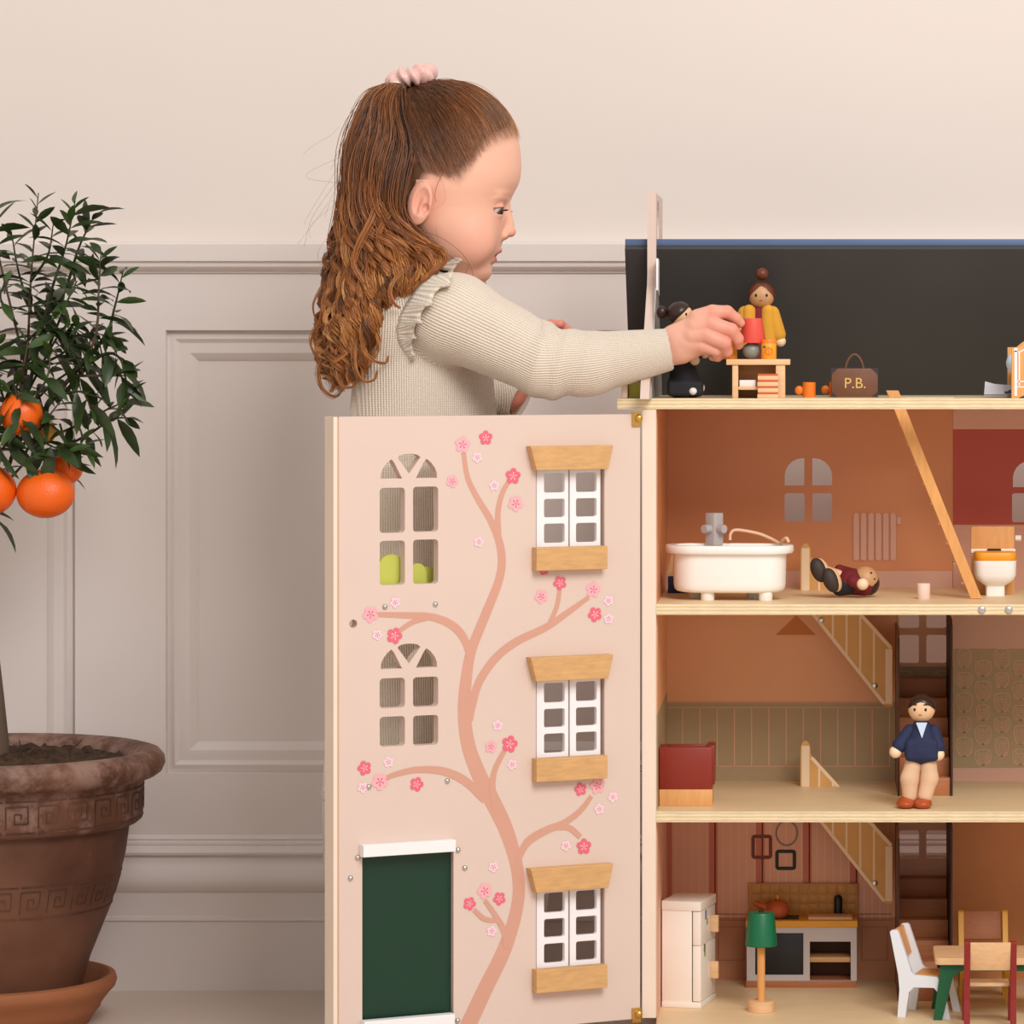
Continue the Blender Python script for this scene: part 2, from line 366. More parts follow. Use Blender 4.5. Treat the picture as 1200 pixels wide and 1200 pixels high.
# ================================================================ dollhouse
HY, BY = 3.85, 4.12                                  # front edge, inside of the back wall
XI, XO = -.1603, -.1748                              # left wall: inner and outer face
XE = .47
Z0, Z1, Z2, Z3 = .0455, .2624, .474, .684            # tops of the floors: ground, middle, bath, attic
TH = .0108
house = thing('dollhouse', 'tall pink wooden dollhouse with open front, four storeys and raised dark roof', 'dollhouse', (.05, 4.0, 0))
H = house
box('plinth', XO, XE+.012, 3.80, BY+.01, 0, Z0-.008, 'pink_paint', H, 0)
box('shelf', XI, XE, 3.80, BY, Z0-.008, Z0, 'birch_top', H, 0)
def shelf(x0, x1, zt, holes=None):
    loops = [[(x0, HY), (x1, HY), (x1, BY), (x0, BY)]]+(holes or [])
    o = plate('shelf', loops, TH, basis((0, 0, zt-TH), (1, 0, 0), (0, 1, 0), (0, 0, 1)), 'birch_top', H)
    box('plywood_edge', x0, x1, HY-.0006, HY+.0005, zt-TH, zt-.0001, 'ply_edge', o, 0)
    return o
s1 = shelf(XI, XE, Z1); s2 = shelf(XI, XE, Z2)
hx0, hx1 = ux(1043, 3.9), ux(1121, 3.9)
s3 = shelf(-.2, XE+.03, Z3, [[(hx0, 3.885), (hx0, 3.955), (hx1, 3.955), (hx1, 3.885)]])
for u in (1150.5, 1182): 
    ball('screw', P(u, 715, HY-.001), (.0042, .0015, .0042), 'steel', s2, 8)
# side walls
lw = box('side_wall', XO, XI, HY, BY+.008, .052, Z3-TH, 'pink_paint', H, .0006)
box('front_edge', XO+.0002, XI-.0002, HY-.0012, HY+.0002, .052, Z3-TH-.001, 'cream_edge', lw, 0)
def inner(z0, z1, m): return box('wallpaper', XI-.0001, XI+.0006, HY+.012, BY, z0, z1, m, lw, 0)
inner(Z2, Z3-TH, 'tan_wall'); inner(Z1+.098, Z2-TH, 'tan_wall_brightened'); inner(Z1, Z1+.098, 'sage'); inner(Z0, Z1-TH, 'stripe_base')
box('side_wall', XE, XE+.014, HY, BY+.008, .052, Z3-TH, 'pink_paint', H, .0006)
# back wall: one board with the window openings cut through; storeys papered in thin sheets
def rx(u, Y=BY): return (u-PU)/F*Y
def rz_(v, Y=BY): return CAMZ-(v-PV)/F*Y
def arch(u0, u1, vt, vb, quad, n=6):
    """one quarter-round pane; quad -1 left, +1 right"""
    x0, x1, zt, zb = rx(u0), rx(u1), rz_(vt), rz_(vb); r = min(x1-x0, zt-zb)*.92; pts = [(x0, zb), (x1, zb)]
    if quad < 0:
        pts += [(x1, zt)]+[(x0+r-r*math.sin(t), zt-r+r*math.cos(t)) for t in np.linspace(0, math.pi/2, n)]
    else:
        pts += [(x1-r+r*math.cos(t), zt-r+r*math.sin(t)) for t in np.linspace(0, math.pi/2, n)]+[(x0, zt)]
    return pts
def rr(u0, u1, v0, v1, r=3): return rrect(rx(u0), rx(u1), rz_(v1), rz_(v0), r*BY/F)
holes = [arch(919.5, 942.5, 537, 569, -1), arch(952, 975, 537, 569, 1), rr(919.5, 943, 578, 611), rr(952, 975, 578, 611),
         arch(1187, 1209, 540, 571, -1), arch(1219, 1241, 540, 571, 1), rr(1186, 1209, 578, 612), rr(1219, 1242, 578, 612)]
for dv in (0, 229):
    holes += [rr(1053.5, 1077, 713+dv, 736+dv), rr(1085.5, 1109, 713+dv, 736+dv), rr(1053.5, 1077, 744+dv, 777+dv), rr(1085.5, 1109, 744+dv, 777+dv)]
outer = [(XI, Z0), (XE, Z0), (XE, Z3-TH), (XI, Z3-TH)]
bw = plate('back_wall', [outer]+holes, .006, basis((0, BY+.0065, 0), (1, 0, 0), (0, 0, 1), (0, -1, 0)), 'tan_wall', H)
XS0, XS1 = rx(1051), rx(1117)
def paper(x0, x1, z0, z1, m, lift=.0005):
    hs = [h for h in holes if min(p[0] for p in h) >= x0-.002 and max(p[0] for p in h) <= x1+.002 and min(p[1] for p in h) > z0 and max(p[1] for p in h) < z1]
    return plate('wallpaper', [[(x0, z0), (x1, z0), (x1, z1), (x0, z1)]]+hs, .0004, MXZ(BY-.0001), m, bw)
MB = basis((0, BY-.0006, 0), (1, 0, 0), (0, 0, 1), (0, -1, 0))
# bath storey
paper(rx(1117), XE, rz_(503), Z3-TH, 'mauve'); paper(rx(1117), XE, rz_(615), rz_(503), 'red_wall'); paper(rx(1117), XE, Z2, rz_(615), 'skirting_pale')
paper(XI, rx(1116), Z2, rz_(669), 'mauve')
fl = Flat()
for i in range(6): fl.poly(rrect(rx(1000+i*8.7), rx(1006.6+i*8.7), rz_(657), rz_(601), .0028))
fl.poly(rrect(rx(1051), rx(1056), rz_(614), rz_(606), .001)); fl.link('radiator_print', MB, 'radiator_print', bw)
fl = Flat()
for v in (618, 625): fl.rib([(rx(1118), rz_(v)), (XE, rz_(v))], .0009)
for x in np.arange(rx(1119), XE, .045): fl.rib([(x, rz_(632)), (x+.038, rz_(632)), (x+.038, rz_(676)), (x, rz_(676))], .0009, True)
fl.link('panel_print', MB, 'mauve', bw)
# middle storey
paper(XI, rx(1050), rz_(822), Z2-TH, 'tan_wall_brightened'); paper(rx(1051), rx(1117), rz_(781), Z2-TH+.002, 'tan_wall_brightened'); paper(XI, rx(1050), Z1, rz_(822), 'sage'); paper(rx(1051), rx(1117), Z1, rz_(781), 'sage'); paper(rx(1117), XE, rz_(760), Z2-TH, 'mauve')
paper(rx(1051), rx(1117), rz_(760), Z2-TH, 'mauve') if False else None
paper(rx(1117), XE, rz_(900), rz_(760), 'sage'); paper(rx(1117), XE, Z1, rz_(900), 'mauve')
fl = Flat(); fl.poly([(rx(909), rz_(744)), (rx(956), rz_(744)), (rx(933), rz_(721))]); fl.link('lampshade_print', MB, 'lampshade_print', bw)
fl = Flat(); xa = XI
for v in (823, 829, 898): fl.rib([(xa, rz_(v)), (rx(1045), rz_(v))], .0010)
for u in np.arange(800, 1046, 20.2): fl.rib([(rx(u), rz_(829)), (rx(u), rz_(898))], .0012)
fl.link('panelling_print', MB, 'sage_line', bw)
fl = Flat()
def leaf_motif(cu, cv, h, w):
    out = []
    for i in range(20):
        t = 2*math.pi*i/20; rxx = w*(.5+.08*math.sin(t)); out.append((rx(cu)+BY/F*rxx*np.sign(math.cos(t))*abs(math.cos(t))**.6, rz_(cv)+BY/F*h*.5*np.sign(math.sin(t))*abs(math.sin(t))**.7))
    fl.rib(out, .0008, True); fl.rib([(rx(cu), rz_(cv+h*.55)), (rx(cu), rz_(cv-h*.35))], .0008)
    for k in range(5):
        vv = cv-h*.25+h*.16*k
        for s in (-1, 1): fl.rib([(rx(cu), rz_(vv+3)), (rx(cu+s*w*.4), rz_(vv-3))], .0007)
for c in range(10):
    for r in range(6):
        cu = 1130+c*22; cv = 771+r*26+(c % 2)*12
        if cv < 892: leaf_motif(cu, cv, 22-4*((r+c) % 2), 18-3*((r+c) % 3 == 0))
for c in range(3):
    for r in range(3): leaf_motif(1060+c*22, 796+r*26+(c % 2)*10, 20, 18)
fl.link('leaf_print', MB, 'sage_line', bw)
# ground storey
paper(XI, rx(1051), Z0, rz_(1076), 'wainscot_brown'); paper(XI, rx(1050), rz_(1075), Z1-TH, 'stripe_base'); paper(rx(1051), rx(1117), Z0, Z1-TH, 'stripe_base'); paper(rx(1117), XE, Z0, Z1-TH, 'brown_wall')
fl = Flat()
for u in (782.5, 836, 891, 946, 1001, 1056, 1104): fl.poly([(rx(u-5), rz_(1076)), (rx(u+5), rz_(1076)), (rx(u+5), Z1-TH), (rx(u-5), Z1-TH)]) if u < 1050 else None
fl.link('stripe_print', MB, 'stripe_red', bw)
fl = Flat()
for u in np.arange(792, 1046, 9.2): fl.rib([(rx(u), rz_(1076)), (rx(u), Z1-TH)], .0011)
fl.link('pinstripe_print', MB, 'stripe_pale', bw)
fl = Flat()
for v in (1071, 1078): fl.rib([(XI, rz_(v)), (rx(1045), rz_(v))], .0009)
for u in (792, 842, 1010): fl.rib([(rx(u), rz_(1086)), (rx(u+30), rz_(1086)), (rx(u+30), rz_(1125)), (rx(u), rz_(1125))], .0012, True)
fl.link('wainscot_print', MB, 'wainscot_line', bw)
def ring_print(name, u0, u1, v0, v1, w, m, r=2):
    f_ = Flat(); f_.rib(rrect(rx(u0)+w/2, rx(u1)-w/2, rz_(v1)+w/2, rz_(v0)-w/2, r*BY/F), w, True); f_.link(name, MB, m, bw, .0005)
ring_print('picture_frame_print', 880.5, 905, 978, 1006.5, .0038, 'frame_red'); ring_print('picture_frame_print', 908.5, 933, 995.5, 1019.5, .0038, 'frame_black')
fl = Flat(); fl.rib([(rx(922)+.0115*math.cos(t), rz_(976)+.0135*math.sin(t)) for t in np.linspace(0, 2*math.pi, 24, endpoint=False)], .0022, True); fl.link('picture_frame_print', MB, 'frame_grey', bw, .0005)
# stairs: a small flight in a niche and a railing board running down through each floor
def stairs(zf, zc):
    st = bpy.data.objects.new('staircase', None); COL.objects.link(st); st.parent = H; XF[st.name] = XF[H.name]
    Ya = 3.985; x0, x1 = ux(1053.5, Ya), ux(1113.5, Ya)
    for i in range(6): box('step', x0, x1, Ya+.0215*i, BY-.001, zf+.019*i, zf+.019*(i+1), 'step_wood', st, .0006)
    for u, zt, sg in ((1053, zc-.028, -1), (1115.2, zc-.014, 1)):
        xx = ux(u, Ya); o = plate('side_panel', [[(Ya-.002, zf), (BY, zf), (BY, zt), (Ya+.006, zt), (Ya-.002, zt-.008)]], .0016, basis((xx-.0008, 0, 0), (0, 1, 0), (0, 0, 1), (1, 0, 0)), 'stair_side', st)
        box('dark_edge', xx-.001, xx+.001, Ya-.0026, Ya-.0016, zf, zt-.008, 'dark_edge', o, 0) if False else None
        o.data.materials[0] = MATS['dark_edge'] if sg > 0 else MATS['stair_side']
        box('panel_edge', xx-.0011, xx+.0011, Ya-.0028, Ya-.0018, zf, zt-.006, 'dark_edge', st, 0)
RY = 4.075
def rail(dv):
    R = lambda u, v: ((u-PU)/F*RY, CAMZ-(v+dv-PV)/F*RY)
    pts = [R(938, 702), R(938, 652)]+[R(944-6*math.cos(t), 648-12*math.sin(t)) for t in np.linspace(.3, math.pi-.3, 6)]+[R(950, 652), R(1046, 757), R(1046, 827), R(1037, 827)]
    o = plate('stair_railing', [pts], .006, MXZ(RY), 'rail_panel', H); f_ = Flat(); M = MXZ(RY-.006)
    f2 = Flat(); f2.rib([R(941, 704), R(1036, 824)], .0036); f2.rib([R(951, 656), R(1044, 759)], .0036); f3 = Flat(); f3.rib([R(944, 705), R(944, 642)], .0085)
    f4 = Flat(); f4.rib([R(1041.5, 824), R(1041.5, 760)], .0075); f4.link('newel_print', M, 'rail_print', o, .0007); f2.link('handrail_print', M, 'rail_print', o, .0005); f3.link('newel_print', M, 'rail_print', o, .0007)
    for k in range(1, 6):
        u = 944+k*16; top = 650+(u-944)*1.11; bot = 704+(u-941)*1.26; f_.rib([R(u, bot), R(u, top)], .0022)
    f_.link('baluster_print', M, 'rail_print', o)
    for u, v in ((962, 726), (1025, 803)):
        p = R(u, v); ball('screw', (p[0], RY-.0065, p[1]), (.0032, .0012, .0032), 'steel', o, 8)
stairs(Z0, Z1-TH); stairs(Z1, Z2-TH); rail(0); rail(231)
# roof: back slope seen from inside, ridge trim, left gable board
RZ = CAMZ-(287-PV)/F*4.0; RYD = 4.0
def slope(y0, z0, y1, z1, x0, x1, t, name, m, up=1):
    d = Vector((0, y1-y0, z1-z0)); L = d.length; d.normalize(); n = Vector((1, 0, 0)).cross(d)
    return plate(name, [[(x0, 0), (x1, 0), (x1, L), (x0, L)]], t, basis((0, y0, z0), (1, 0, 0), d, n), m, H)
rf = slope(BY, Z3, RYD, RZ, -.1995, XE+.03, .008, 'roof_panel', 'roof_inside')
d_ = Vector((0, RYD-BY, RZ-Z3)).normalized(); n_ = Vector((1, 0, 0)).cross(d_)
box('roof_edge', -.1995, XE+.03, RYD-.0005, RYD+.0105, RZ-.0005, RZ+.0062, 'roof_blue', rf, .0005)
def gable(x, name):
    Zg = lambda v, Y: CAMZ-(v-PV)/F*Y
    out = [(3.815, Z3), (3.832, Z3+.018), (3.975, Zg(334, 3.975)), (3.983, Zg(320, 3.98)), (3.983, Zg(226, 3.983)), (4.155, Zg(226, 3.983)), (4.155, Z3+.0), ]
    win = [(4.035+.026*math.cos(t), Zg(262, 4.0)+.026*math.sin(t)) for t in np.linspace(0, 2*math.pi, 20, endpoint=False)]
    o = plate(name, [out, win], .0092, basis((x, 0, 0), (0, 1, 0), (0, 0, 1), (1, 0, 0)), 'pink_paint', H); return o
gb = gable(-.1752, 'gable')
plate('gable_shade_sheet', [[(3.835, Z3), (3.968, CAMZ+(405-320)/F*3.97), (4.0, CAMZ+(405-325)/F*4.0), (4.10, Z3+.012), (4.10, Z3)]], .0015, basis((-.166, 0, 0), (0, 1, 0), (0, 0, 1), (1, 0, 0)), 'gable_shade_grey', gb)  # added sheet: the inner gable face's shade and gloss painted as pale grey
plate('window_trim', [[(3.95, CAMZ+(405-299)/F*3.95-.012), (3.955, CAMZ+(405-296)/F*3.95-.006), (3.985, CAMZ+(405-299)/F*3.98-.006), (3.985, CAMZ+(405-340)/F*3.98-.006), (3.95, CAMZ+(405-340)/F*3.95)]], .002, basis((-.1645, 0, 0), (0, 1, 0), (0, 0, 1), (1, 0, 0)), 'white_paint', gb)
box('window_box', -.196, -.190, 3.855, 3.90, Z3+.0002, Z3+.016, 'cream_edge', H, .0005)
box('lime_hedge', -.1895, -.1762, 3.87, 3.90, Z3+.0002, Z3+.0165, 'lime', H, .001)
# ---------------------------------------------------------------- open front panel on its hinges
ANG = math.radians(27); HX, HYD = -.1752, 3.846; WPAN = .337
ex = Vector((math.cos(ANG), math.sin(ANG), 0)); nr = Vector((math.sin(ANG), -math.cos(ANG), 0)); O_ = Vector((HX, HYD, 0))
def fp(u, v, n=0.):
    """photo pixel -> (along panel, height) on the plane lifted n from the panel face"""
    d = Vector(((u-PU)/F, 1, -(v-PV)/F)); C = Vector((0, 0, CAMZ)); o = O_+nr*n
    t = (o-C).dot(nr)/d.dot(nr); p = C+d*t; return ((p-O_).dot(ex), p.z)
def FM(n=0.): return basis(O_+nr*n, ex, (0, 0, 1), nr)
pl, _ = fp(397, 700); ZT = fp(560, 487)[1]; ZB = fp(720, 1196)[1]; TP = .013
holes = []
def fl_(pts): return [fp(*p) for p in pts]
def frr(u0, u1, v0, v1, r=4, vs=0.):
    a, b = fp(u0, (v0+v1)/2), fp(u1, (v0+v1)/2); um = (u0+u1)/2; zt, zb = fp(um, v0)[1], fp(um, v1)[1]
    return rrect(a[0], b[0], zb, zt, r*.00087)
def fan(cu, cv, R, vb):
    c = fp(cu, cv); r = R*.00087*1.0; k = fp(cu+10, cv)[0]-fp(cu-10, cv)[0]; k = k/20; kv = (fp(cu, cv)[1]-fp(cu, cv+20)[1])/20; out = []
    def q(du, dv): return (c[0]+du*k, c[1]+dv*kv)
    A = lambda a: q(R*math.cos(math.radians(a)), R*math.sin(math.radians(a))*.86)
    out.append([q(-33, 0), q(-8, 0), q(-17.5, 19)]+[A(a) for a in (128, 140, 155, 168)])
    out.append([q(0, 5.5)]+[q(13.5, 24.5)]+[A(a) for a in (72, 80, 90, 100, 108)]+[q(-13.5, 24.5)])
    out.append([q(8, 0), q(33, 0)]+[A(a) for a in (12, 25, 40, 52)]+[q(17.5, 19)])
    return out
for v0, v1, v2, v3, cv in ((571, 624, 633, 685, 560.5), (794, 829, 839, 874, 783)):
    for (a, b) in ((v0, v1), (v2, v3)): holes += [frr(445, 474.5, a+.6, b+.6), frr(484, 513.5, a-.8, b-.8)]
    holes += fan(479.3, cv, 33.5, cv)
DZ = [0, -.2118, -.4236]
c0 = fp(628, 600)[0]; c1 = fp(708.5, 600)[0]; cz1 = fp(668, 546)[1]; cz0 = fp(668, 645)[1]
for dz in DZ: holes.append([(c0, cz0+dz), (c1, cz0+dz), (c1, cz1+dz), (c0, cz1+dz)])
d0 = fp(424.5, 1100)[0]; d1 = fp(531.5, 1100)[0]; dz1 = fp(478, 998)[1]; dz0 = ZB+.004
holes.append([(d0, dz0), (d1, dz0), (d1, dz1), (d0, dz1)])
ph = fp(414, 731); holes.append([(ph[0]+.0042*math.cos(t), ph[1]+.0042*math.sin(t)) for t in np.linspace(0, 2*math.pi, 14, endpoint=False)])
FP = plate('front_panel', [[(pl, ZB), (-.0015, ZB), (-.0015, ZT), (pl, ZT)]]+holes, TP, FM(-TP), 'pink_paint', H)
FP['label'] = 'open pink front panel printed with a blossom tree'
plate('edge_batten', [[(pl-.0062, ZB), (pl-.0022, ZB), (pl-.0022, ZT), (pl-.0062, ZT)]], .025, FM(-.023), 'cream_edge', FP)
plate('edge_groove', [[(pl-.0022, ZB), (pl+.0022, ZB), (pl+.0022, ZT-.0008), (pl-.0022, ZT-.0008)]], .004, FM(-.0042), 'groove_brown', FP)
# casement windows
def fbox(name, p0, p1, z0, z1, n0, n1, m, bev=.0006, par=None):
    return plate(name, [[(p0, z0), (p1, z0), (p1, z1), (p0, z1)]], n1-n0, FM(n0), m, par or FP, bev)
NF = .0125
L1, L2 = fp(622, 524, NF), fp(719, 521, NF); L3, L4 = fp(713, 549.5, NF), fp(629, 551.5, NF)
zt_, zb_ = (L1[1]+L2[1])/2, (L3[1]+L4[1])/2
S1, S2 = fp(630, 642, NF), fp(711, 640, NF); S3 = fp(671, 668, NF)
g0, g1 = fp(628.5, 600, -.004)[0], fp(666, 600, -.004)[0]; g2, g3 = fp(667.6, 600, -.004)[0], fp(703.5, 600, -.004)[0]
oz = [(fp(668, a)[1], fp(668, b)[1]) for a, b in ((577, 554), (606, 584.5), (636, 613.5))]
for dz in DZ:
    plate('lintel', [[(L1[0], zt_+dz), (L2[0], zt_+dz), (L3[0], zb_+dz), (L4[0], zb_+dz)][::-1]], NF, FM(0), 'beech', FP, .0006)
    plate('sill_box', [[(S1[0]-.001, S3[1]+dz), (S2[0]+.001, S3[1]+dz), (S2[0]+.001, S1[1]+dz), (S1[0]-.001, S1[1]+dz)]], NF, FM(0), 'beech', FP, .0006)
    for a, b, o0, o1 in ((g0, g1, 637.5, 660), (g2, g3, 675, 697.5)):
        q0, q1 = fp(o0, 600, -.004)[0], fp(o1+1.5, 600, -.004)[0]
        plate('casement', [[(a, cz0+dz+.0005), (b, cz0+dz+.0005), (b, cz1+dz-.0005), (a, cz1+dz-.0005)]]+[rrect(q0, q1, z0+dz, z1+dz, .0022) for z0, z1 in oz], .006, FM(-.0095), 'white_paint', FP, .0005)
# green door with white head and threshold
fbox('door_leaf', d0+.0006, d1-.0006, dz0, dz1-.0003, -.0115, -.006, 'green_door_paint')
e0 = fp(426, 1000, .012)[0]; e1 = fp(534.5, 1000, .012)[0]; fbox('door_head', e0, e1, fp(480, 1001.5, .012)[1], fp(480, 992.5, .012)[1]+.004, 0, .012, 'white_paint')
fbox('threshold', e0+.001, e1-.001, ZB+.002, fp(480, 1193, .012)[1], 0, .012, 'white_paint')
for u, v in ((451, 711), (510, 708), (432, 922), (524, 915), (419, 1005), (536.5, 996), (544.5, 1017), (410.5, 1029), (536, 1196)):
    a = fp(u, v); c = O_+ex*a[0]+Vector((0, 0, a[1])); ball('screw', c, .0029, 'steel', FP, 6)
for zz in (fp(752, 490)[1], fp(750, 1188)[1]):
    hg = fbox('hinge', -.011, -.0015, zz-.0085, zz+.0065, .0002, .0022, 'brass', .0004); c = O_+ex*-.0045+nr*.003+Vector((0, 0, zz)); ball('hinge_screw', c, (.0042, .0026, .0042), 'brass', hg if False else FP, 8)
# lime bushes of the inside window box behind the top arched window
for (a, b, vt, nm) in ((446, 475, 650, 0), (484, 505, 662, 1), (500, 520, 667, 2)):
    p0, p1 = fp(a, 670, -TP)[0], fp(b, 670, -TP)[0]; zb2 = fp(480, 700)[1]; zt2 = fp(480, vt)[1]; cx = (p0+p1)/2; hw = (p1-p0)/2
    plate('bush_cutout', [[(p0, zb2), (p1, zb2)]+[(cx+hw*math.cos(t), zt2-.012+.012*math.sin(t)) for t in np.linspace(0, math.pi, 9)]], .006, FM(-TP-.010-.007*nm), 'lime', FP)
# printed blossom tree
TR = [[(548, 1203, 19), (568, 1160, 18), (590, 1115, 17), (604, 1072, 15), (608, 1040, 14.5), (604, 1008, 15), (592, 970, 17), (575, 935, 18), (560, 905, 17), (548, 870, 16), (544, 830, 15), (547, 790, 13), (553, 760, 11.5), (569, 720, 11), (583, 685, 10), (588, 660, 9.5), (585, 635, 9), (575, 610, 8), (560, 585, 7), (548, 560, 6), (543, 530, 5.5)],
      [(584, 628, 7), (583.5, 600, 6.5), (589, 577, 6), (599, 560, 5)],
      [(551, 845, 6), (553, 828, 9), (561, 800, 9.5), (580, 772, 9.5), (605, 752, 9), (640, 735, 8), (665, 718, 7), (690, 700, 5)], [(642, 734, 5), (652, 712, 5.5), (656, 690, 5)],
      [(552, 778, 6), (545, 751, 9), (530, 733, 9), (505, 723, 8), (470, 721, 6.5), (440, 720, 5)], [(505, 724, 4), (484, 729, 5.5), (467, 740, 5)],
      [(568, 938, 8), (546, 916, 9.5), (520, 904, 8.5), (490, 902, 7), (465, 907, 6), (450, 913, 5)],
      [(581, 952, 6), (577, 925, 7.5), (579, 905, 6.5), (587, 887, 6), (594, 876, 5)],
      [(606, 1010, 6), (618, 987, 9), (640, 973, 8.5), (660, 965, 7.5), (680, 950, 6.5), (693, 933, 5)], [(645, 971, 4), (666, 970, 6.5), (680, 981, 6)],
      [(594, 1112, 6), (590, 1090, 7), (579, 1071, 6), (568, 1055, 5)], [(586, 1079, 4), (568, 1077, 5.5), (555, 1066, 5)]]
fl = Flat()
zl = []
for i, br in enumerate(TR):
    c = catmull(br, len(br)*5); k0 = len(fl.v); fl.rib([fp(u, v) for u, v, w in c], [w*.00092 for u, v, w in c]); zl += [.00015+.00003*i]*(len(fl.v)-k0)
link('painted_tree', mesh([FM(0) @ Vector((x, y, z)) for (x, y), z in zip(fl.v, zl)], fl.f), 'branch_print', FP)
BL = [(542, 521, 9, 'M'), (569, 513, 8, 'D'), (559, 536, 6, 'L'), (530, 564, 7, 'M'), (601, 558, 9, 'D'), (579, 569, 6, 'L'), (604, 590, 9, 'M'), (561, 635, 6, 'L'), (434, 720, 9, 'M'), (463, 706, 6, 'L'), (442, 744, 6, 'L'), (462, 745, 9, 'D'), (656, 683, 8, 'D'), (634, 699, 8, 'M'), (695, 691, 9, 'M'), (697, 720, 8.5, 'D'), (713, 704, 6, 'L'), (713, 725, 6, 'L'), (637, 668, 6, 'D'), (427, 900, 8, 'D'), (455, 893, 6, 'L'), (445, 916, 9.5, 'M'), (425, 923, 6, 'L'), (488, 919, 8, 'D'), (583, 850, 6, 'L'), (575, 875, 7, 'M'), (597, 872, 9.5, 'D'), (600, 896, 6, 'L'), (680, 925, 7.5, 'D'), (700, 921, 9, 'M'), (718, 934, 6, 'L'), (702, 948, 6, 'L'), (684, 992, 9, 'D'), (663, 991, 6, 'L'), (578, 1016, 6, 'L'), (568, 1044, 9, 'M'), (550, 1059, 7.5, 'D'), (585, 1053, 7.5, 'D'), (576, 1091, 6, 'L')]
for i, (u, v, r, ty) in enumerate(BL):
    c = fp(u, v); R = r*.00089; a0 = random.uniform(0, 6.28); pts = []
    for k in range(40):
        t = a0+2*math.pi*k/40; rad = R*(.70+.34*abs(math.sin(2.5*(t-a0)))**.7); pts.append((c[0]+rad*math.cos(t), c[1]+rad*math.sin(t)))
    b = Flat(); n = len(pts); b.add(pts+[c], [(k, (k+1) % n, n) for k in range(n)])
    o = b.link('blossom', FM(0), {'D': 'blossom_dark', 'M': 'blossom_mid', 'L': 'blossom_pale'}[ty], FP, .0006)
    e = Flat()
    for k in range(5):
        t = a0+2*math.pi*(k+.5)/5; x, y = c[0]+R*.42*math.cos(t), c[1]+R*.42*math.sin(t)
        e.poly([(x+R*.09*math.cos(q), y+R*.09*math.sin(q)) for q in np.linspace(0, 2*math.pi, 6, endpoint=False)]); e.rib([(c[0]+R*.08*math.cos(t), c[1]+R*.08*math.sin(t)), (x, y)], R*.06)
    e2 = mesh([FM(0) @ Vector((x, y, .0008)) for x, y in e.v], e.f); me = o.data
    bm = bmesh.new(); bm.from_mesh(me); k0 = len(bm.faces); e2.transform(XF[FP.name].inverted()); bm.from_mesh(e2); bm.faces.ensure_lookup_table()
    for f in bm.faces[k0:]: f.material_index = 1
    bm.to_mesh(me); bm.free(); bpy.data.meshes.remove(e2)
    me.materials.append(MATS['blossom_eye_pale' if ty == 'D' else 'blossom_eye'])
# ================================================================ the child beside the house
GY = 3.94                                            # depth of her midline
girl = thing('person', 'child with long curly auburn half-ponytail in cream knit dress reaching into the dollhouse', 'person', tuple(P(500, 1233, GY)))
girl.location.z = 0; XF[girl.name] = Matrix.Translation(girl.location)
SK = np.array(srgb((230, 178, 154))); SKP = np.array(srgb((218, 138, 120))); LIP = np.array(srgb((196, 92, 92))); SCALP = np.array(srgb((92, 60, 38)))
mat_attr('skin', .48, .35, .12, .04, 900)
HP = np.array([(98, 530, 500, 6), (104, 556, 480, 32), (115, 578, 462, 48), (130, 593.5, 449, 60), (150, 603.5, 439, 69), (170, 608.5, 434, 74), (190, 610.5, 431, 76), (205, 610, 431, 76.5), (215, 607.5, 432, 76), (225, 602.5, 435, 75),
               (235, 597.5, 439, 73), (245, 594.5, 445, 71), (255, 594, 453, 70), (265, 592, 462, 69), (275, 590, 472, 67), (285, 588, 480, 64), (295, 584.5, 486, 60), (305, 578, 490, 54), (315, 572.5, 497, 46), (323, 569.5, 508, 36), (329, 564, 520, 25), (333, 553, 535, 10)], float)
def pcub(x, xp, fp_):                                # smooth interpolation of the profile tables
    i = np.clip(np.searchsorted(xp, x)-1, 0, len(xp)-2); h = xp[i+1]-xp[i]; t = np.clip((x-xp[i])/h, 0, 1)
    m = np.gradient(fp_, xp); return (2*t**3-3*t**2+1)*fp_[i]+(t**3-2*t**2+t)*h*m[i]+(-2*t**3+3*t**2)*fp_[i+1]+(t**3-t**2)*h*m[i+1]
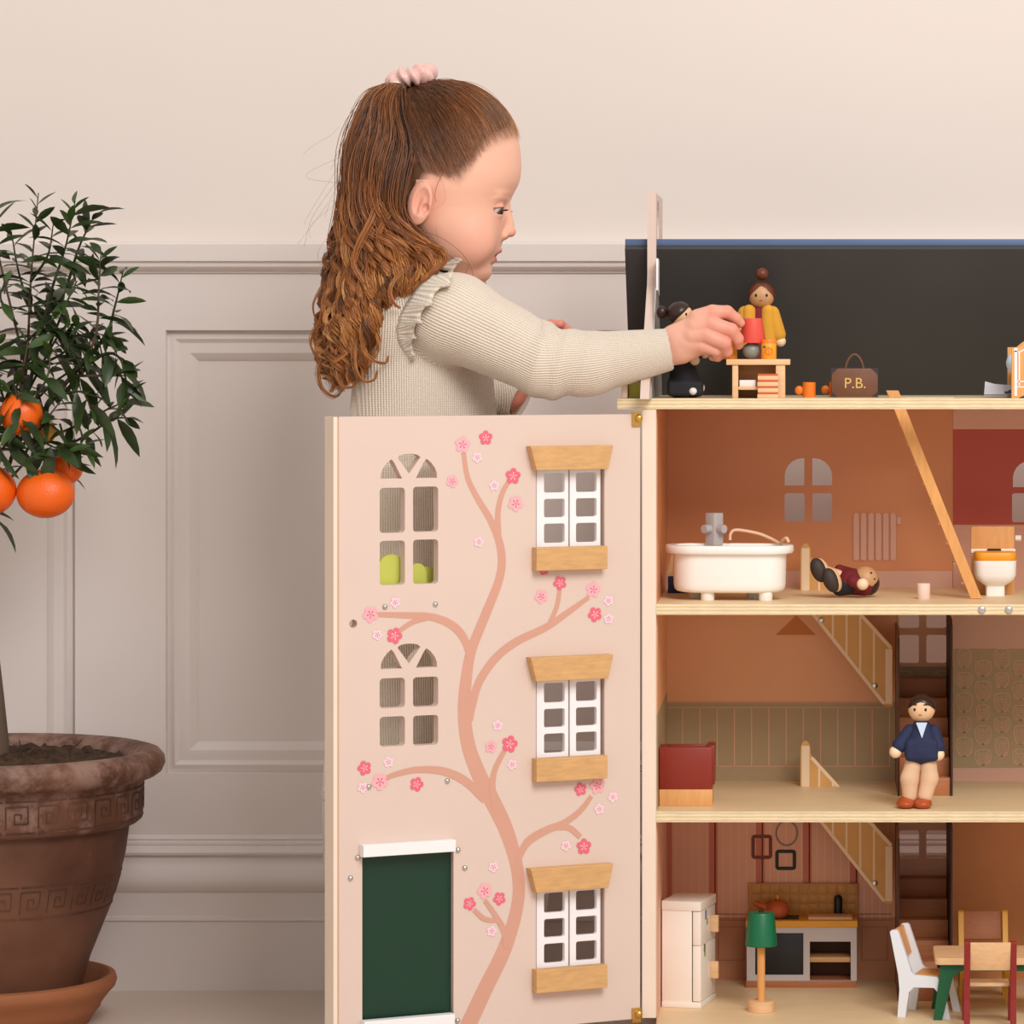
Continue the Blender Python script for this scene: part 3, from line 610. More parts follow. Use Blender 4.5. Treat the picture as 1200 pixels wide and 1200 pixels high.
def head_sdf(p):
    u, d, v = p[:, 0], p[:, 1], p[:, 2]
    xf, xb, w = (pcub(v, HP[:, 0], HP[:, k]) for k in (1, 2, 3))
    xc = xb+(xf-xb)*.50; a = np.where(u > xc, xf-xc, xc-xb); e = np.where(u > xc, 2.25, 2.0)
    rr_ = (np.abs((u-xc)/a)**e+np.abs(d/w)**e)**(1/e)
    g = (rr_-1)*np.minimum(a, w)*.8
    g = np.maximum(g, np.maximum(98-v, v-333))
    s = s_el(p, (545, 0, 318), (30, 30, 14)); g = sm_min(g, s, 10)                     # jaw underside
    g = sm_min(g, s_rc(p, (500, 0, 285), (490, 0, 350), 44, 42), 14)                  # neck
    for sd in (-1, 1): g = sm_min(g, s_el(p, (556, sd*44, 284), (24, 18, 24)), 16)     # cheeks
    for sd in (-1, 1): g = sm_min(g, s_el(p, (586, sd*24, 231), (8, 20, 5)), 8)        # brow
    for sd in (-1, 1): g = sm_max(g, -s_el(p, (597, sd*28, 247), (11, 15, 8)), 7)      # eye sockets
    g = sm_min(g, s_rc(p, (592, 0, 243), (597.5, 0, 262), 5, 5), 8)                     # nose bridge
    g = sm_min(g, s_el(p, (597.5, 0, 271.5), (7.2, 7.5, 6.5)), 5)
    for sd in (-1, 1): g = sm_min(g, s_el(p, (589.5, sd*8.5, 276), (6.5, 5, 5)), 3.5)
    for sd in (-1, 1): g = sm_max(g, -s_el(p, (595, sd*4.6, 281), (3.2, 2.2, 2.5)), 2)
    g = sm_min(g, s_el(p, (580.5, 0, 293.5), (8, 15, 4.6)), 3)                         # lips
    g = sm_min(g, s_el(p, (575, 0, 304.5), (7.5, 13, 4.6)), 3)
    g = sm_max(g, -s_el(p, (588, 0, 299.2), (10, 13, 1.9)), 1.5)
    g = sm_min(g, s_el(p, (561, 0, 320), (9.5, 14, 9)), 8)
    for sd in (-1, 1):                                                                  # eyelids around each eyeball
        lid = s_el(p, (580.5, sd*28, 247), (13.3, 13.3, 12.8)); g = sm_min(g, lid, 3)
        op = s_el(p, (588.5, sd*31, 248.8), (13, 13.5, 3.7)); g = sm_max(g, -op, 1.2)
    for sd in (-1, 1):                                                                  # ears
        c = np.array((500, sd*79, 241.)); M = rotm('Y', -12)@rotm('Z', sd*22)
        ear = s_el(p, c, (15.5, 7, 26), M); ear = sm_max(ear, -s_el(p, c+(3, sd*6.5, -1), (9.5, 5, 17), M), 3)
        ear = sm_min(ear, s_rc(p, c+(6, sd*1, -4), c+(0, sd*3, 14), 2.4, 3.2), 4); ear = sm_max(ear, -s_el(p, c+(7, sd*5, 6), (4.5, 5, 5)), 2)
        g = sm_min(g, ear, 4)
    return g
def hair_zone(V):
    """scalp region (True) : above the hairline, leaving the pale parting"""
    u, d, v = V[:, 0], V[:, 1], V[:, 2]; hl = np.interp(u, [430, 480, 500, 512, 525, 545, 560, 575, 600, 612], [330, 300, 230, 214, 214, 222, 205, 182, 170, 164])
    return np.clip((hl-v-6)/24+.35, 0, 1)**1.3
def head_col(V):
    u, d, v = V[:, 0], V[:, 1], V[:, 2]; c = np.tile(SK, (len(V), 1))
    def mixin(c, col, w): return c*(1-w[:, None])+col*w[:, None]
    g = lambda cu, cd, cv, r: np.exp(-(((u-cu)**2+(np.abs(d)-cd)**2+(v-cv)**2)/r**2))
    c = mixin(c, SKP, .55*g(560, 50, 280, 24)+.6*g(602, 0, 274, 9)+.35*g(580, 30, 250, 14)+.5*g(500, 84, 240, 26))
    c = mixin(c, LIP, np.clip(np.exp(-((v-294.5)/3.2)**2)*np.exp(-(d/13)**4)*(u > 574), 0, 1)*.75)
    c = mixin(c, LIP*np.array((.95, .7, .75)), np.clip(np.exp(-((v-304)/4.2)**2)*np.exp(-(d/12)**4)*(u > 568), 0, 1)*.95)
    c = mixin(c, np.array(srgb((120, 50, 52))), np.clip(np.exp(-((v-299.2)/1.6)**2)*np.exp(-(d/12)**4)*(u > 574), 0, 1)*.9)
    c = mixin(c, np.array(srgb((190, 128, 92))), .45*np.exp(-((v-229-((u-590)*.1))/3.2)**2)*np.exp(-((np.abs(d)-27)/17)**4)*(u > 560))
    er = np.sqrt((u-580.5)**2+(np.abs(d)-28)**2+(v-247)**2); c = mixin(c, np.array(srgb((84, 50, 38))), np.clip(np.exp(-((v-244.2-.12*np.abs(np.abs(d)-30))/1.3)**2)*(er < 16)*(u > 574), 0, 1)*.85); c = mixin(c, np.array(srgb((214, 150, 142))), np.clip(np.exp(-((v-240)/2.2)**2)*(er < 18)*(u > 572), 0, 1)*.4)
    hz = hair_zone(V); part = np.exp(-((u-np.interp(v, [110, 130, 150, 170, 190, 210], [464, 473, 482, 488, 491, 490]))/8)**2)*(np.abs(d) > 20)*np.clip((196-v)/16, 0, 1)*(v > 108)
    hz = hz*(1-.95*part); ear = (np.abs(d) > 73)*(u > 482)*(u < 518)*(v > 214)*(v < 270); hz = np.where(ear, 0, hz)
    c = mixin(c, SCALP, hz); return c
Vh, Qh = sdf_raw(head_sdf, (424, -98, 92), (614, 98, 372), 1.05)
# right hand holding the little lamp (own reference depth), then the plain limbs under the dress
RHY = 3.868
def hand_r(p):
    q = p.copy(); q[:, 1] *= 1.35
    g = s_rc(q, (770, 6, 415), (792, 4, 404), 19, 20.5)
    g = sm_min(g, s_rc(q, (795, 4, 402), (822, 2, 388), 22, 22.5), 10); g = sm_min(g, s_rc(q, (800, 4, 405), (824, 0, 398), 17, 15), 9)
    def fing(pts, rs, k):
        d = None
        for a, b, ra, rb in zip(pts[:-1], pts[1:], rs[:-1], rs[1:]):
            s = s_rc(p, a, b, ra, rb); d = s if d is None else sm_min(d, s, 1.5)
        return d
    fs = [fing([(818, -1, 373), (835, -3, 366.5), (852, 0, 366), (862, 4, 373), (867.5, 7, 378.5)], [11, 9.4, 8.0, 6.6, 5.6], 2),
          fing([(816, -6, 384), (834, -10, 380), (857, -10, 387), (864.5, -4, 397), (865.5, 3, 404)], [11, 9.8, 8.4, 7.0, 5.8], 2),
          fing([(812, -7, 394), (828, -11, 393), (849, -11, 402), (852, -2, 412), (846, 6, 415)], [11, 9.8, 8.2, 6.8, 5.8], 2),
          fing([(806, -4, 402), (822, -7, 404), (839, -5, 411), (841, 4, 418), (835, 9, 418)], [10.5, 8.8, 6.8, 5.8, 5.2], 2),
          fing([(800, 12, 398), (824, 22, 389), (846, 24, 387), (864, 22, 392)], [12, 9.5, 8, 6.2], 2)]
    d = fs[0]
    for s in fs[1:]: d = sm_min(d, s, 1.2)
    return sm_min(g, d, 5.5)
def hand_col(V):
    u, d, v = V[:, 0], V[:, 1], V[:, 2]; w = np.clip((u-800)/60, 0, 1)*.55+.18
    kn = sum(np.exp(-(((u-a)**2+(v-b)**2)/36)) for a, b in ((835, 366), (834, 380), (829, 393), (852, 366), (857, 387), (849, 402)))
    w = np.clip(w+.25*kn, 0, .8); return SK*(1-w[:, None])+SKP*w[:, None]
V2, Q2 = sdf_raw(hand_r, (748, -36, 345), (880, 42, 445), .9)
def hand_l(p):
    g = s_rc(p, q3(598, 462, 70), q3(632, 396, 66), 19, 16)
    g = sm_min(g, s_rc(p, q3(634, 392, 64), q3(646, 388, 60), 14, 13), 6)
    for (a, b, c, r) in (((640, 386, 50), (657, 381, 46), (667, 388, 50), 6.2), ((642, 389, 58), (660, 386, 56), (664, 394, 60), 6.2), ((642, 394, 66), (658, 394, 66), (655, 401, 68), 6), ((634, 388, 52), (645, 380, 42), (656, 380, 40), 6)):
        s = sm_min(s_rc(p, q3(*a), q3(*b), r+1.5, r), s_rc(p, q3(*b), q3(*c), r, r-1), 1.5); g = sm_min(g, s, 2.5)
    return g
V3, Q3 = sdf_raw(hand_l, (570, 15, 365), (690, 110, 500), 1.2)
def limbs(p):
    g = s_rc(p, (497, 0, 345), (497, 0, 440), 46, 62); g = sm_min(g, s_rc(p, (497, 0, 440), (497, 0, 640), 62, 66), 20)
    for sd in (-1, 1):
        g = sm_min(g, s_rc(p, (497, sd*34, 640), (500, sd*38, 900), 46, 30), 14); g = sm_min(g, s_rc(p, (500, sd*38, 900), (496, sd*38, 1195), 29, 19), 8)
        g = sm_min(g, s_rc(p, (492, sd*38, 1214), (545, sd*42, 1221), 18, 11), 8); g = sm_max(g, p[:, 2]-1231.5, 3)
    g = sm_min(g, s_rc(p, (500, -70, 375), q3(640, 424, -122), 34, 26), 14); g = sm_min(g, s_rc(p, q3(640, 424, -122), q3(752, 414, -113), 26, 17), 8)
    g = sm_min(g, s_rc(p, (500, 70, 375), q3(560, 470, 85), 34, 25), 14); g = sm_min(g, s_rc(p, q3(560, 470, 85), q3(600, 458, 72), 24, 18), 8)
    return g
V4, Q4 = sdf_raw(limbs, (420, -170, 300), (830, 130, 1236), 4.0)
allV, allQ, allC, off = [], [], [], 0
for V, Q, Y, c in ((Vh, Qh, GY, head_col(Vh)), (V2, Q2, RHY, hand_col(V2)), (V3, Q3, GY, np.tile(SKP, (len(V3), 1))), (V4, Q4, GY, np.tile(SK, (len(V4), 1)))):
    allV.append(px2w(V, Y)); allQ.append(Q[:, ::-1]+off); allC.append(c); off += len(V)
link('body', np_mesh(np.concatenate(allV), np.concatenate(allQ), True, np.concatenate(allC)), 'skin', girl)
# eyes
mat_attr('eye', .15, .5)
for sd in (-1, 1):
    me = ball_me((0, 0, 0), 12.2*GY/F, 24); co = np.empty(len(me.vertices)*3, np.float32); me.vertices.foreach_get('co', co); co = co.reshape(-1, 3); nn = co/np.linalg.norm(co, axis=1)[:, None]
    gz = np.array((.85, sd*.25, -.42)); gz = gz/np.linalg.norm(gz); dt = nn@gz
    c = np.where(dt[:, None] > .94, np.array(srgb((20, 14, 12))), np.where(dt[:, None] > .74, np.array(srgb((74, 58, 46))), np.array(srgb((196, 178, 170)))))
    at = me.color_attributes.new('Col', 'FLOAT_COLOR', 'POINT'); at.data.foreach_set('color', np.c_[c, np.ones(len(c))].astype(np.float32).ravel())
    w = px2w(np.array([(580.5, sd*28, 247)]), GY)[0]; me.transform(Matrix.Translation(Vector(w))); link('eye', me, 'eye', girl)
# ---------------------------------------------------------------- knitted dress
def sleeve_r(p):
    g = s_el(p, q3(528, 372, -92), (54, 46, 50)); g = sm_min(g, s_rc(p, q3(536, 374, -98), q3(640, 424, -122), 49, 40), 14)
    g = sm_min(g, s_rc(p, q3(640, 425, -122), q3(690, 426, -118), 41, 36.5), 8); g = sm_min(g, s_rc(p, q3(690, 426, -118), q3(781, 410, -110), 36.5, 24.5), 6)
    return g
def wr(p):                                            # folds of the sleeve at the elbow and across the chest
    u, d, v = p[:, 0], p[:, 1], p[:, 2]
    return 2.1*np.sin((u*.94+v*.28-770)/4.6)*np.exp(-((u-662)/24)**2)+1.2*np.sin((u*.5-v*.9)/8)*np.exp(-((u-590)/30)**2-((v-380)/40)**2)+1.5*np.sin(u/17)*np.clip((v-470)/80, 0, 1)
WRIST = np.array(q3(786, 409, -110)); WD = np.array(q3(690, 426, -118))-WRIST; WD /= np.linalg.norm(WD)
CUFF = np.array(q3(610, 470, 66)); CD = np.array(q3(560, 446, 84))-CUFF; CD /= np.linalg.norm(CD)
def dress(p):
    u, d, v = p[:, 0], p[:, 1], p[:, 2]
    def torso(c0, c1, a0, a1, b0, b1):
        t = np.clip((v-c0[1])/(c1[1]-c0[1]), 0, 1); cu = c0[0]+(c1[0]-c0[0])*t; a = a0+(a1-a0)*t; b = b0+(b1-b0)*t
        r = np.sqrt(((u-cu)/a)**2+(d/b)**2); return np.maximum((r-1)*np.minimum(a, b), np.maximum(c0[1]-v, v-c1[1]))
    g = s_rc(p, (494, -52, 372), (494, 52, 372), 58, 58); g = sm_min(g, torso((496, 372), (496, 560), 76, 92, 104, 112), 22)
    g = sm_min(g, torso((496, 545), (500, 925), 92, 122, 112, 132), 10)
    g = sm_min(g, s_rc(p, (505, 0, 336), (500, 0, 352), 47, 52), 16)
    # left sleeve, bent, pushed up to the forearm
    g = sm_min(g, s_rc(p, (510, 86, 372), q3(556, 450, 88), 44, 36), 12); g = sm_min(g, s_rc(p, q3(556, 450, 88), CUFF-CD*-2, 36, 28), 8)
    sl = sleeve_r(p); g = sm_min(g, sl, 9)
    g = g-wr(p)
    g = sm_max(g, -((p-WRIST)@WD)+0, 3)               # cuff ends
    cut = np.where(d > 30, -((p-CUFF)@CD), -1e3); g = sm_max(g, cut, 2)
    bore = s_rc(p, q3(745, 416, -113), q3(800, 406, -108), 20, 22); g = sm_max(g, -bore, 2)
    bore2 = np.where(d > 20, s_rc(p, CUFF+CD*26, CUFF-CD*10, 16, 25), 1e3); g = sm_max(g, -bore2, 2)
    nb = s_rc(p, (512, 0, 322), (506, 0, 300), 46, 60); g = sm_max(g, -nb, 3)          # neck opening
    g = sm_max(g, -s_el(p, (500, 0, 930), (108, 118, 60)), 4)
    return g
def knit(name, c1, c2, scale):
    m = bpy.data.materials.new(name); m.use_nodes = True; nt = m.node_tree; N = nt.nodes; L = nt.links; b = N['Principled BSDF']
    b.inputs['Roughness'].default_value = .85; b.inputs['Specular IOR Level'].default_value = .15; b.inputs['Sheen Weight'].default_value = .25
    at = N.new('ShaderNodeAttribute'); at.attribute_name = 'rib'; sx = N.new('ShaderNodeSeparateXYZ'); L.new(at.outputs['Vector'], sx.inputs[0])
    def wave(sock, k):
        mu = N.new('ShaderNodeMath'); mu.operation = 'MULTIPLY'; mu.inputs[1].default_value = k; L.new(sock, mu.inputs[0])
        s = N.new('ShaderNodeMath'); s.operation = 'SINE'; L.new(mu.outputs[0], s.inputs[0]); return s.outputs[0]
    r1 = wave(sx.outputs[0], 2*math.pi/2.7); r2 = wave(sx.outputs[1], 2*math.pi/2.6)
    ad = N.new('ShaderNodeMath'); ad.operation = 'MULTIPLY_ADD'; ad.inputs[1].default_value = .25; L.new(r2, ad.inputs[0]); L.new(r1, ad.inputs[2])
    nz = N.new('ShaderNodeTexNoise'); nz.inputs['Scale'].default_value = 700; tc = N.new('ShaderNodeTexCoord'); L.new(tc.outputs['Object'], nz.inputs['Vector'])
    a2 = N.new('ShaderNodeMath'); a2.operation = 'MULTIPLY_ADD'; a2.inputs[1].default_value = 1.6; L.new(nz.outputs[0], a2.inputs[0]); L.new(ad.outputs[0], a2.inputs[2])
    mr = N.new('ShaderNodeMapRange'); mr.inputs[1].default_value = -.6; mr.inputs[2].default_value = 2.2; L.new(a2.outputs[0], mr.inputs[0])
    mx = N.new('ShaderNodeMix'); mx.data_type = 'RGBA'; mx.inputs[6].default_value = rgba(c1); mx.inputs[7].default_value = rgba(c2); L.new(mr.outputs[0], mx.inputs[0]); L.new(mx.outputs[2], b.inputs['Base Color'])
    bp = N.new('ShaderNodeBump'); bp.inputs['Strength'].default_value = .5; bp.inputs['Distance'].default_value = .0012; L.new(a2.outputs[0], bp.inputs['Height']); L.new(bp.outputs[0], b.inputs['Normal'])
    MATS[name] = m; return m
knit('cream_knit', (200, 184, 166), (238, 226, 211), 1)
Vd, Qd = sdf_raw(dress, (370, -185, 296), (800, 150, 940), 2.0)
def rib_attr(me, V):
    """texture coordinates that follow the cloth: down the torso, along each sleeve"""
    A = np.array(q3(530, 374, -96)); B = np.array(q3(640, 424, -122)); C = np.array(q3(785, 409, -110))
    ta = np.clip(((V-A)@(B-A))/((B-A)@(B-A)), -.2, 1); tb = np.clip(((V-B)@(C-B))/((C-B)@(C-B)), 0, 1.1)
    L1_ = np.linalg.norm(B-A); L2_ = np.linalg.norm(C-B); along = ta*L1_+tb*L2_
    axis = np.where((tb > 0)[:, None], B+tb[:, None]*(C-B), A+ta[:, None]*(B-A)); r = V-axis; ang = np.arctan2(r[:, 2], -r[:, 1])*38
    arm = (sleeve_r(V) < 5) & (V[:, 0] > 487)
    tor = np.where(np.abs(V[:, 1]) > 0, V[:, 0]+.35*V[:, 1], 0)
    # ribs run lengthwise on the body; across at a slant on the upper sleeve
    ru = np.where(arm, ang, tor); rv = np.where(arm, along, V[:, 2])
    at = me.attributes.new('rib', 'FLOAT_VECTOR', 'POINT'); at.data.foreach_set('vector', np.stack([ru, rv, ru*0], 1).astype(np.float32).ravel())
me = np_mesh(px2w(Vd, GY), Qd[:, ::-1]); rib_attr(me, Vd); link('knit_dress', me, 'cream_knit', girl)
# frills: wavy bands standing on the armhole seam, and a small collar frill
def surf(f, u, v, d0=-190, d1=60, n=126):
    dd = np.linspace(d0, d1, n); k = 1+dd/F; X = np.stack([PU+(u-PU)*k, dd, PV+(v-PV)*k], 1); s = f(X); i = np.argmax(s < 0); return dd[i] if s[i] < 0 else -60.
def frill(name, inner, outer, n, waves, amp, lift, rows=6, mir=False):
    I = catmull(inner, n); O = catmull(outer, n); V = []; R = []
    for i in range(n):
        s = i/(n-1); ph = 2*math.pi*waves*s
        for j in range(rows):
            t = j/(rows-1); a = amp*t**1.3; u = I[i, 0]+(O[i, 0]-I[i, 0])*t; v = I[i, 1]+(O[i, 1]-I[i, 1])*t
            tang = O[min(i+1, n-1)]-O[max(i-1, 0)]; tang = tang/(np.linalg.norm(tang)+1e-9)
            u += tang[0]*a*.9*math.cos(ph*1.0+.6)+(O[i, 0]-I[i, 0])*.16*t*math.sin(ph+1.2); v += tang[1]*a*.9*math.cos(ph+.6)+(O[i, 1]-I[i, 1])*.16*t*math.sin(ph+1.2)
            dd = surf(dress, u, v)-lift*t**.7-a*.55*(1+math.sin(ph)); V.append(q3(u, v, dd)); R.append((s*90, t*18, 0))
    V = np.array(V); Q = np.array([(i*rows+j, i*rows+j+1, (i+1)*rows+j+1, (i+1)*rows+j) for i in range(n-1) for j in range(rows-1)])
    if mir: V = V*np.array((1, -1, 1))
    me = np_mesh(px2w(V, GY), Q if not mir else Q[:, ::-1]); at = me.attributes.new('rib', 'FLOAT_VECTOR', 'POINT'); at.data.foreach_set('vector', np.array(R, np.float32).ravel())
    o = link(name, me, 'cream_knit', girl); md = o.modifiers.new('thick', 'SOLIDIFY'); md.thickness = .0022; md.offset = 0; return o
FI = [(533, 303), (508, 318), (488, 340), (473, 362), (466, 380), (466, 396), (474, 412), (485, 424)]
FO = [(541, 300), (531, 325), (513, 344), (500, 362), (491, 378), (486, 392), (484, 408), (486, 424)]
frill('shoulder_frill', FI, FO, 90, 5.5, 5.5, 9); frill('shoulder_frill', FI, FO, 60, 5.5, 5.5, 9, mir=True)
tc_ = []
for t in np.linspace(0, 2*math.pi, 80, endpoint=False):
    r = 1+.05*math.sin(9*t); cu = 512+52*math.cos(t)*r; dd = 50*math.sin(t)*r; vv = 322+10*math.cos(t)-3*math.cos(2*t)+2.2*math.sin(11*t); tc_.append((cu, dd, vv))
tw = px2w(np.array(tc_+[tc_[0], tc_[1]]), GY); o = tube('collar', tw, .0034, 'cream_knit', girl, 6)
# ---------------------------------------------------------------- hair: thousands of fine strands over the scalp
mat_attr('hair', .36, .55)
def strands(paths, rad, cols, Y):
    """paths (N,M,3) in body pixels; three-sided tubes"""
    N_, M_ = paths.shape[:2]; W = px2w(paths.reshape(-1, 3), Y).reshape(N_, M_, 3); T = np.gradient(W, axis=1); T /= np.linalg.norm(T, axis=2, keepdims=True)+1e-12
    ref = np.array((.3, -1., .2)); A = np.cross(T, ref); A /= np.linalg.norm(A, axis=2, keepdims=True)+1e-9; B = np.cross(T, A); s = Y/F
    V = np.stack([W+(A*math.cos(a)+B*math.sin(a))*(rad*s)[:, :, None] for a in (0, 2.094, 4.189)], 2)
    C = np.repeat(cols[:, :, None, :], 3, 2); base = np.arange(N_)[:, None, None]*M_*3+np.arange(M_-1)[None, :, None]*3; j = np.arange(3)[None, None, :]; j2 = (j+1) % 3
    Q = np.stack([base+j, base+j2, base+3+j2, base+3+j], 3).reshape(-1, 4); return np_mesh(V.reshape(-1, 3), Q, True, C.reshape(-1, 3))
CC = np.array((522., 0., 188.)); CR = np.array((89., 78., 88.))
def push_out(p, extra=3.0):
    q = (p-CC)/(CR+extra); r = np.linalg.norm(q, axis=-1, keepdims=True); return np.where(r < 1, CC+(p-CC)/np.maximum(r, .05), p)
HC = [np.array(srgb(c)) for c in ((58, 35, 20), (96, 58, 32), (150, 88, 42), (190, 122, 62), (216, 158, 92))]
def hcol(t): 
    t = np.clip(t, 0, 3.999); i = t.astype(int); f = (t-i)[..., None]; A = np.array(HC); return A[i]*(1-f)+A[np.minimum(i+1, 4)]*f
SCR = np.array((478., 0., 96.))
# swept-up top hair, from the hairline and the parting to the scrunchie
HL = np.array([(607, 0, 162), (604, -25, 164), (594, -46, 168), (580, -58, 176), (566, -66, 192), (557, -69, 206), (545, -71, 221), (534, -73, 216), (522, -75, 211), (511, -76, 209), (506, -77, 202), (502, -75, 178), (495, -71, 150), (484, -58, 124), (474, -40, 108)], float)
def top_hair(n):
    t = RNG.uniform(0, 1, n)*(len(HL)-1); i = np.minimum(t.astype(int), len(HL)-2); f = (t-i)[:, None]; root = HL[i]*(1-f)+HL[i+1]*f; soft = np.exp(-((t-6)/3.2)**2)[:, None]*np.abs(RNG.normal(0, 1, n))[:, None]; root = root+(SCR-root)*.10*soft
    inset = RNG.uniform(0, 1, n)[:, None]**1.6*.55; end = SCR+RNG.normal(0, 1, (n, 3))*(6, 7, 4); M = 22; s = np.linspace(0, 1, M)[None, :, None]
    root = root+(end-root)*inset+RNG.normal(0, 1.2, (n, 3)); sd = np.where(RNG.uniform(0, 1, n) < .74, 1., -1.); root[:, 1] *= sd
    a = (root-CC)/CR; b = (end-CC)/CR; an = np.linalg.norm(a, axis=1, keepdims=True); bn = np.linalg.norm(b, axis=1, keepdims=True); a /= an; b /= bn
    om = np.arccos(np.clip((a*b).sum(1), -1, 1))[:, None, None]; d = (np.sin((1-s)*om)*a[:, None]+np.sin(s*om)*b[:, None])/np.sin(om)
    lift = 1.0+.018+.030*np.sin(s*math.pi)*RNG.uniform(.3, 1, n)[:, None, None]+.02*s
    p = CC+d*CR*lift; wob = RNG.normal(0, 1, (n, 1, 3))*np.sin(s*math.pi*2+RNG.uniform(0, 6, n)[:, None, None])*1.3; p = p+wob
    up = np.clip((p[:, :, 0]-520)/90, 0, 1); c = hcol(.95+1.5*up+RNG.normal(0, .42, (n, 1))+.25*(1-s[:, :, 0])); mk = np.clip(1-s/.16, 0, 1)*.6; c = c*(1-mk)+np.array(srgb((214, 160, 132)))*mk; return p, c
p1, c1 = top_hair(4200); r1 = np.full(p1.shape[:2], .42)*np.linspace(.12, 1, p1.shape[1])[None]**.6
# ponytail and loose hair down the back: wavy locks that end in ringlets
Lp = np.array([(462, 98), (442, 106), (427, 132), (413, 172), (405, 222), (397, 268), (391, 310), (386, 350), (378, 392), (380, 428), (392, 458)], float)
Rp = np.array([(470, 106), (473, 138), (483, 178), (477, 216), (475, 250), (494, 278), (522, 300), (512, 326), (486, 352), (466, 398), (438, 440)], float)
Bp = np.array([40, 62, 74, 82, 86, 88, 94, 102, 98, 88, 74], float)
def loose(n, nc, M=46, rad0=(.84, 1.05), amp=1.0, near=.72, tone0=1.1):
    clt = RNG.uniform(.02, 1.0, nc); clp = RNG.uniform(0, 6.28, nc); clf = RNG.uniform(2.8, 4.4, nc); cla = amp*RNG.uniform(.55, 1.3, nc); cll = RNG.uniform(.80, 1.03, nc); clg = RNG.normal(0, .55, nc); cls = np.where(RNG.uniform(0, 1, nc) < near, -1., 1.); clr = RNG.uniform(rad0[0], rad0[1], nc); clc = RNG.uniform(.4, 1.3, nc); cdr = RNG.normal(0, .10, nc)
    k = RNG.integers(0, nc, n); s = np.linspace(0, 1, M)[None]*(cll[k]+RNG.normal(0, .018, n))[:, None]; s = np.clip(s, 0, 1.0)
    jit = RNG.normal(0, 1, (n, 2)); jw = 3.6*np.exp(-((s-.25)/.22)**2)+1.9+1.0*np.sin(s*7+clp[k][:, None]); t = np.clip(clt[k][:, None]+cdr[k][:, None]*s, 0.0, 1.03)
    Ls = catmull(Lp, 201); Rs = catmull(Rp, 201); Bs = catmull(np.c_[Bp, Bp], 201)[:, 0]; ii = np.clip((s*200).astype(int), 0, 200)
    L_, R_, b_ = Ls[ii], Rs[ii], Bs[ii]
    uu = L_[..., 0]+(R_[..., 0]-L_[..., 0])*t; vv = L_[..., 1]+(R_[..., 1]-L_[..., 1])*t
    g = np.sqrt(np.clip(1-(1-np.clip(t*1.5, 0, 1))**2, 0, 1)); dd = cls[k][:, None]*b_*g*clr[k][:, None]
    w = np.clip((s-.22)/.45, 0, 1)**1.3; cu = np.clip((s-.74)/.26, 0, 1); A = cla[k][:, None]*(.8+6.4*w)+(clc[k][:, None] > .75)*2.5*cu
    ph = clp[k][:, None]+2*math.pi*clf[k][:, None]*(s**1.35)+5.5*clc[k][:, None]*cu**1.5*1.3
    uu = uu+A*np.cos(ph)+jit[:, :1]*jw; dd = dd+A*.8*np.sin(ph)+jit[:, 1:]*jw*.8; vv = vv+A*.55*np.sin(ph)*cu-2*clc[k][:, None]*cu
    p = push_out(np.stack([uu, dd, vv], -1), 3.5)
    tone = tone0+clg[k][:, None]+RNG.normal(0, .30, (n, 1))+1.7*np.clip((s-.30)/.40, 0, 1)+.35*np.cos(ph)*w; return p, hcol(tone)
q1, k1 = loose(1900, 60, M=40, rad0=(.70, .90), amp=.6, tone0=.45); q2, k2 = loose(3500, 110, M=40); p2 = np.concatenate([q1, q2]); c2 = np.concatenate([k1, k2]); r2 = np.full(p2.shape[:2], .43)*np.concatenate([np.ones(34), np.linspace(1, .4, 6)])[None]
# ringlets: locks wound in loose spirals over the lower half
def ringlets(nl, per, M=44):
    Ls = catmull(Lp, 201); Rs = catmull(Rp, 201); Bs = catmull(np.c_[Bp, Bp], 201)[:, 0]; P_, C_ = [], []
    for q in range(nl):
        t0 = RNG.uniform(.03, .97); dt = RNG.normal(0, .16); s0 = RNG.uniform(.30, .62); s1 = min(1.0, s0+RNG.uniform(.30, .52)); s1 = max(s1, .78); sd = -1. if RNG.uniform() < .74 else 1.
        s = np.linspace(s0, s1, M); f = (s-s0)/(s1-s0); ii = (s*200).astype(int); t = np.clip(t0+dt*f, -.03, 1.05); g = np.sqrt(np.clip(1-(1-np.clip(t*1.5, 0, 1))**2, 0, 1))
        u = Ls[ii, 0]+(Rs[ii, 0]-Ls[ii, 0])*t; v = Ls[ii, 1]+(Rs[ii, 1]-Ls[ii, 1])*t+RNG.uniform(-4, 10)*f; d = sd*Bs[ii]*g*RNG.uniform(1.02, 1.07)
        turns = (s1-s0)*400/RNG.uniform(38, 64); ph = RNG.uniform(0, 6.28)+2*math.pi*turns*f**1.2; r = np.clip(f/.35, 0, 1)*RNG.uniform(5.0, 10.0)*(1-.15*f); tone = 1.7+RNG.normal(0, .5)+.9*f
        jj = RNG.normal(0, 1, (per, 1, 3))*np.array((1.15, 1.0, 1.8)); jp = RNG.normal(0, .28, (per, 1)); p = np.empty((per, M, 3))
        p[..., 0] = u+r*np.cos(ph+jp); p[..., 1] = d+r*.9*np.sin(ph+jp); p[..., 2] = v+r*.25*np.sin(ph+jp); p = p+jj*(1-.3*f)[None, :, None]
        P_.append(p); C_.append(hcol(tone[None]+RNG.normal(0, .28, (per, 1))+.25*np.cos(ph)[None]))
    return push_out(np.concatenate(P_), 4), np.concatenate(C_)
p4, c4 = ringlets(70, 26); r4 = np.full(p4.shape[:2], .43)*np.concatenate([np.linspace(.3, 1, 6), np.ones(33), np.linspace(1, .4, 5)])[None]
link('hair_ringlets', strands(p4, r4, c4, GY), 'hair', girl)
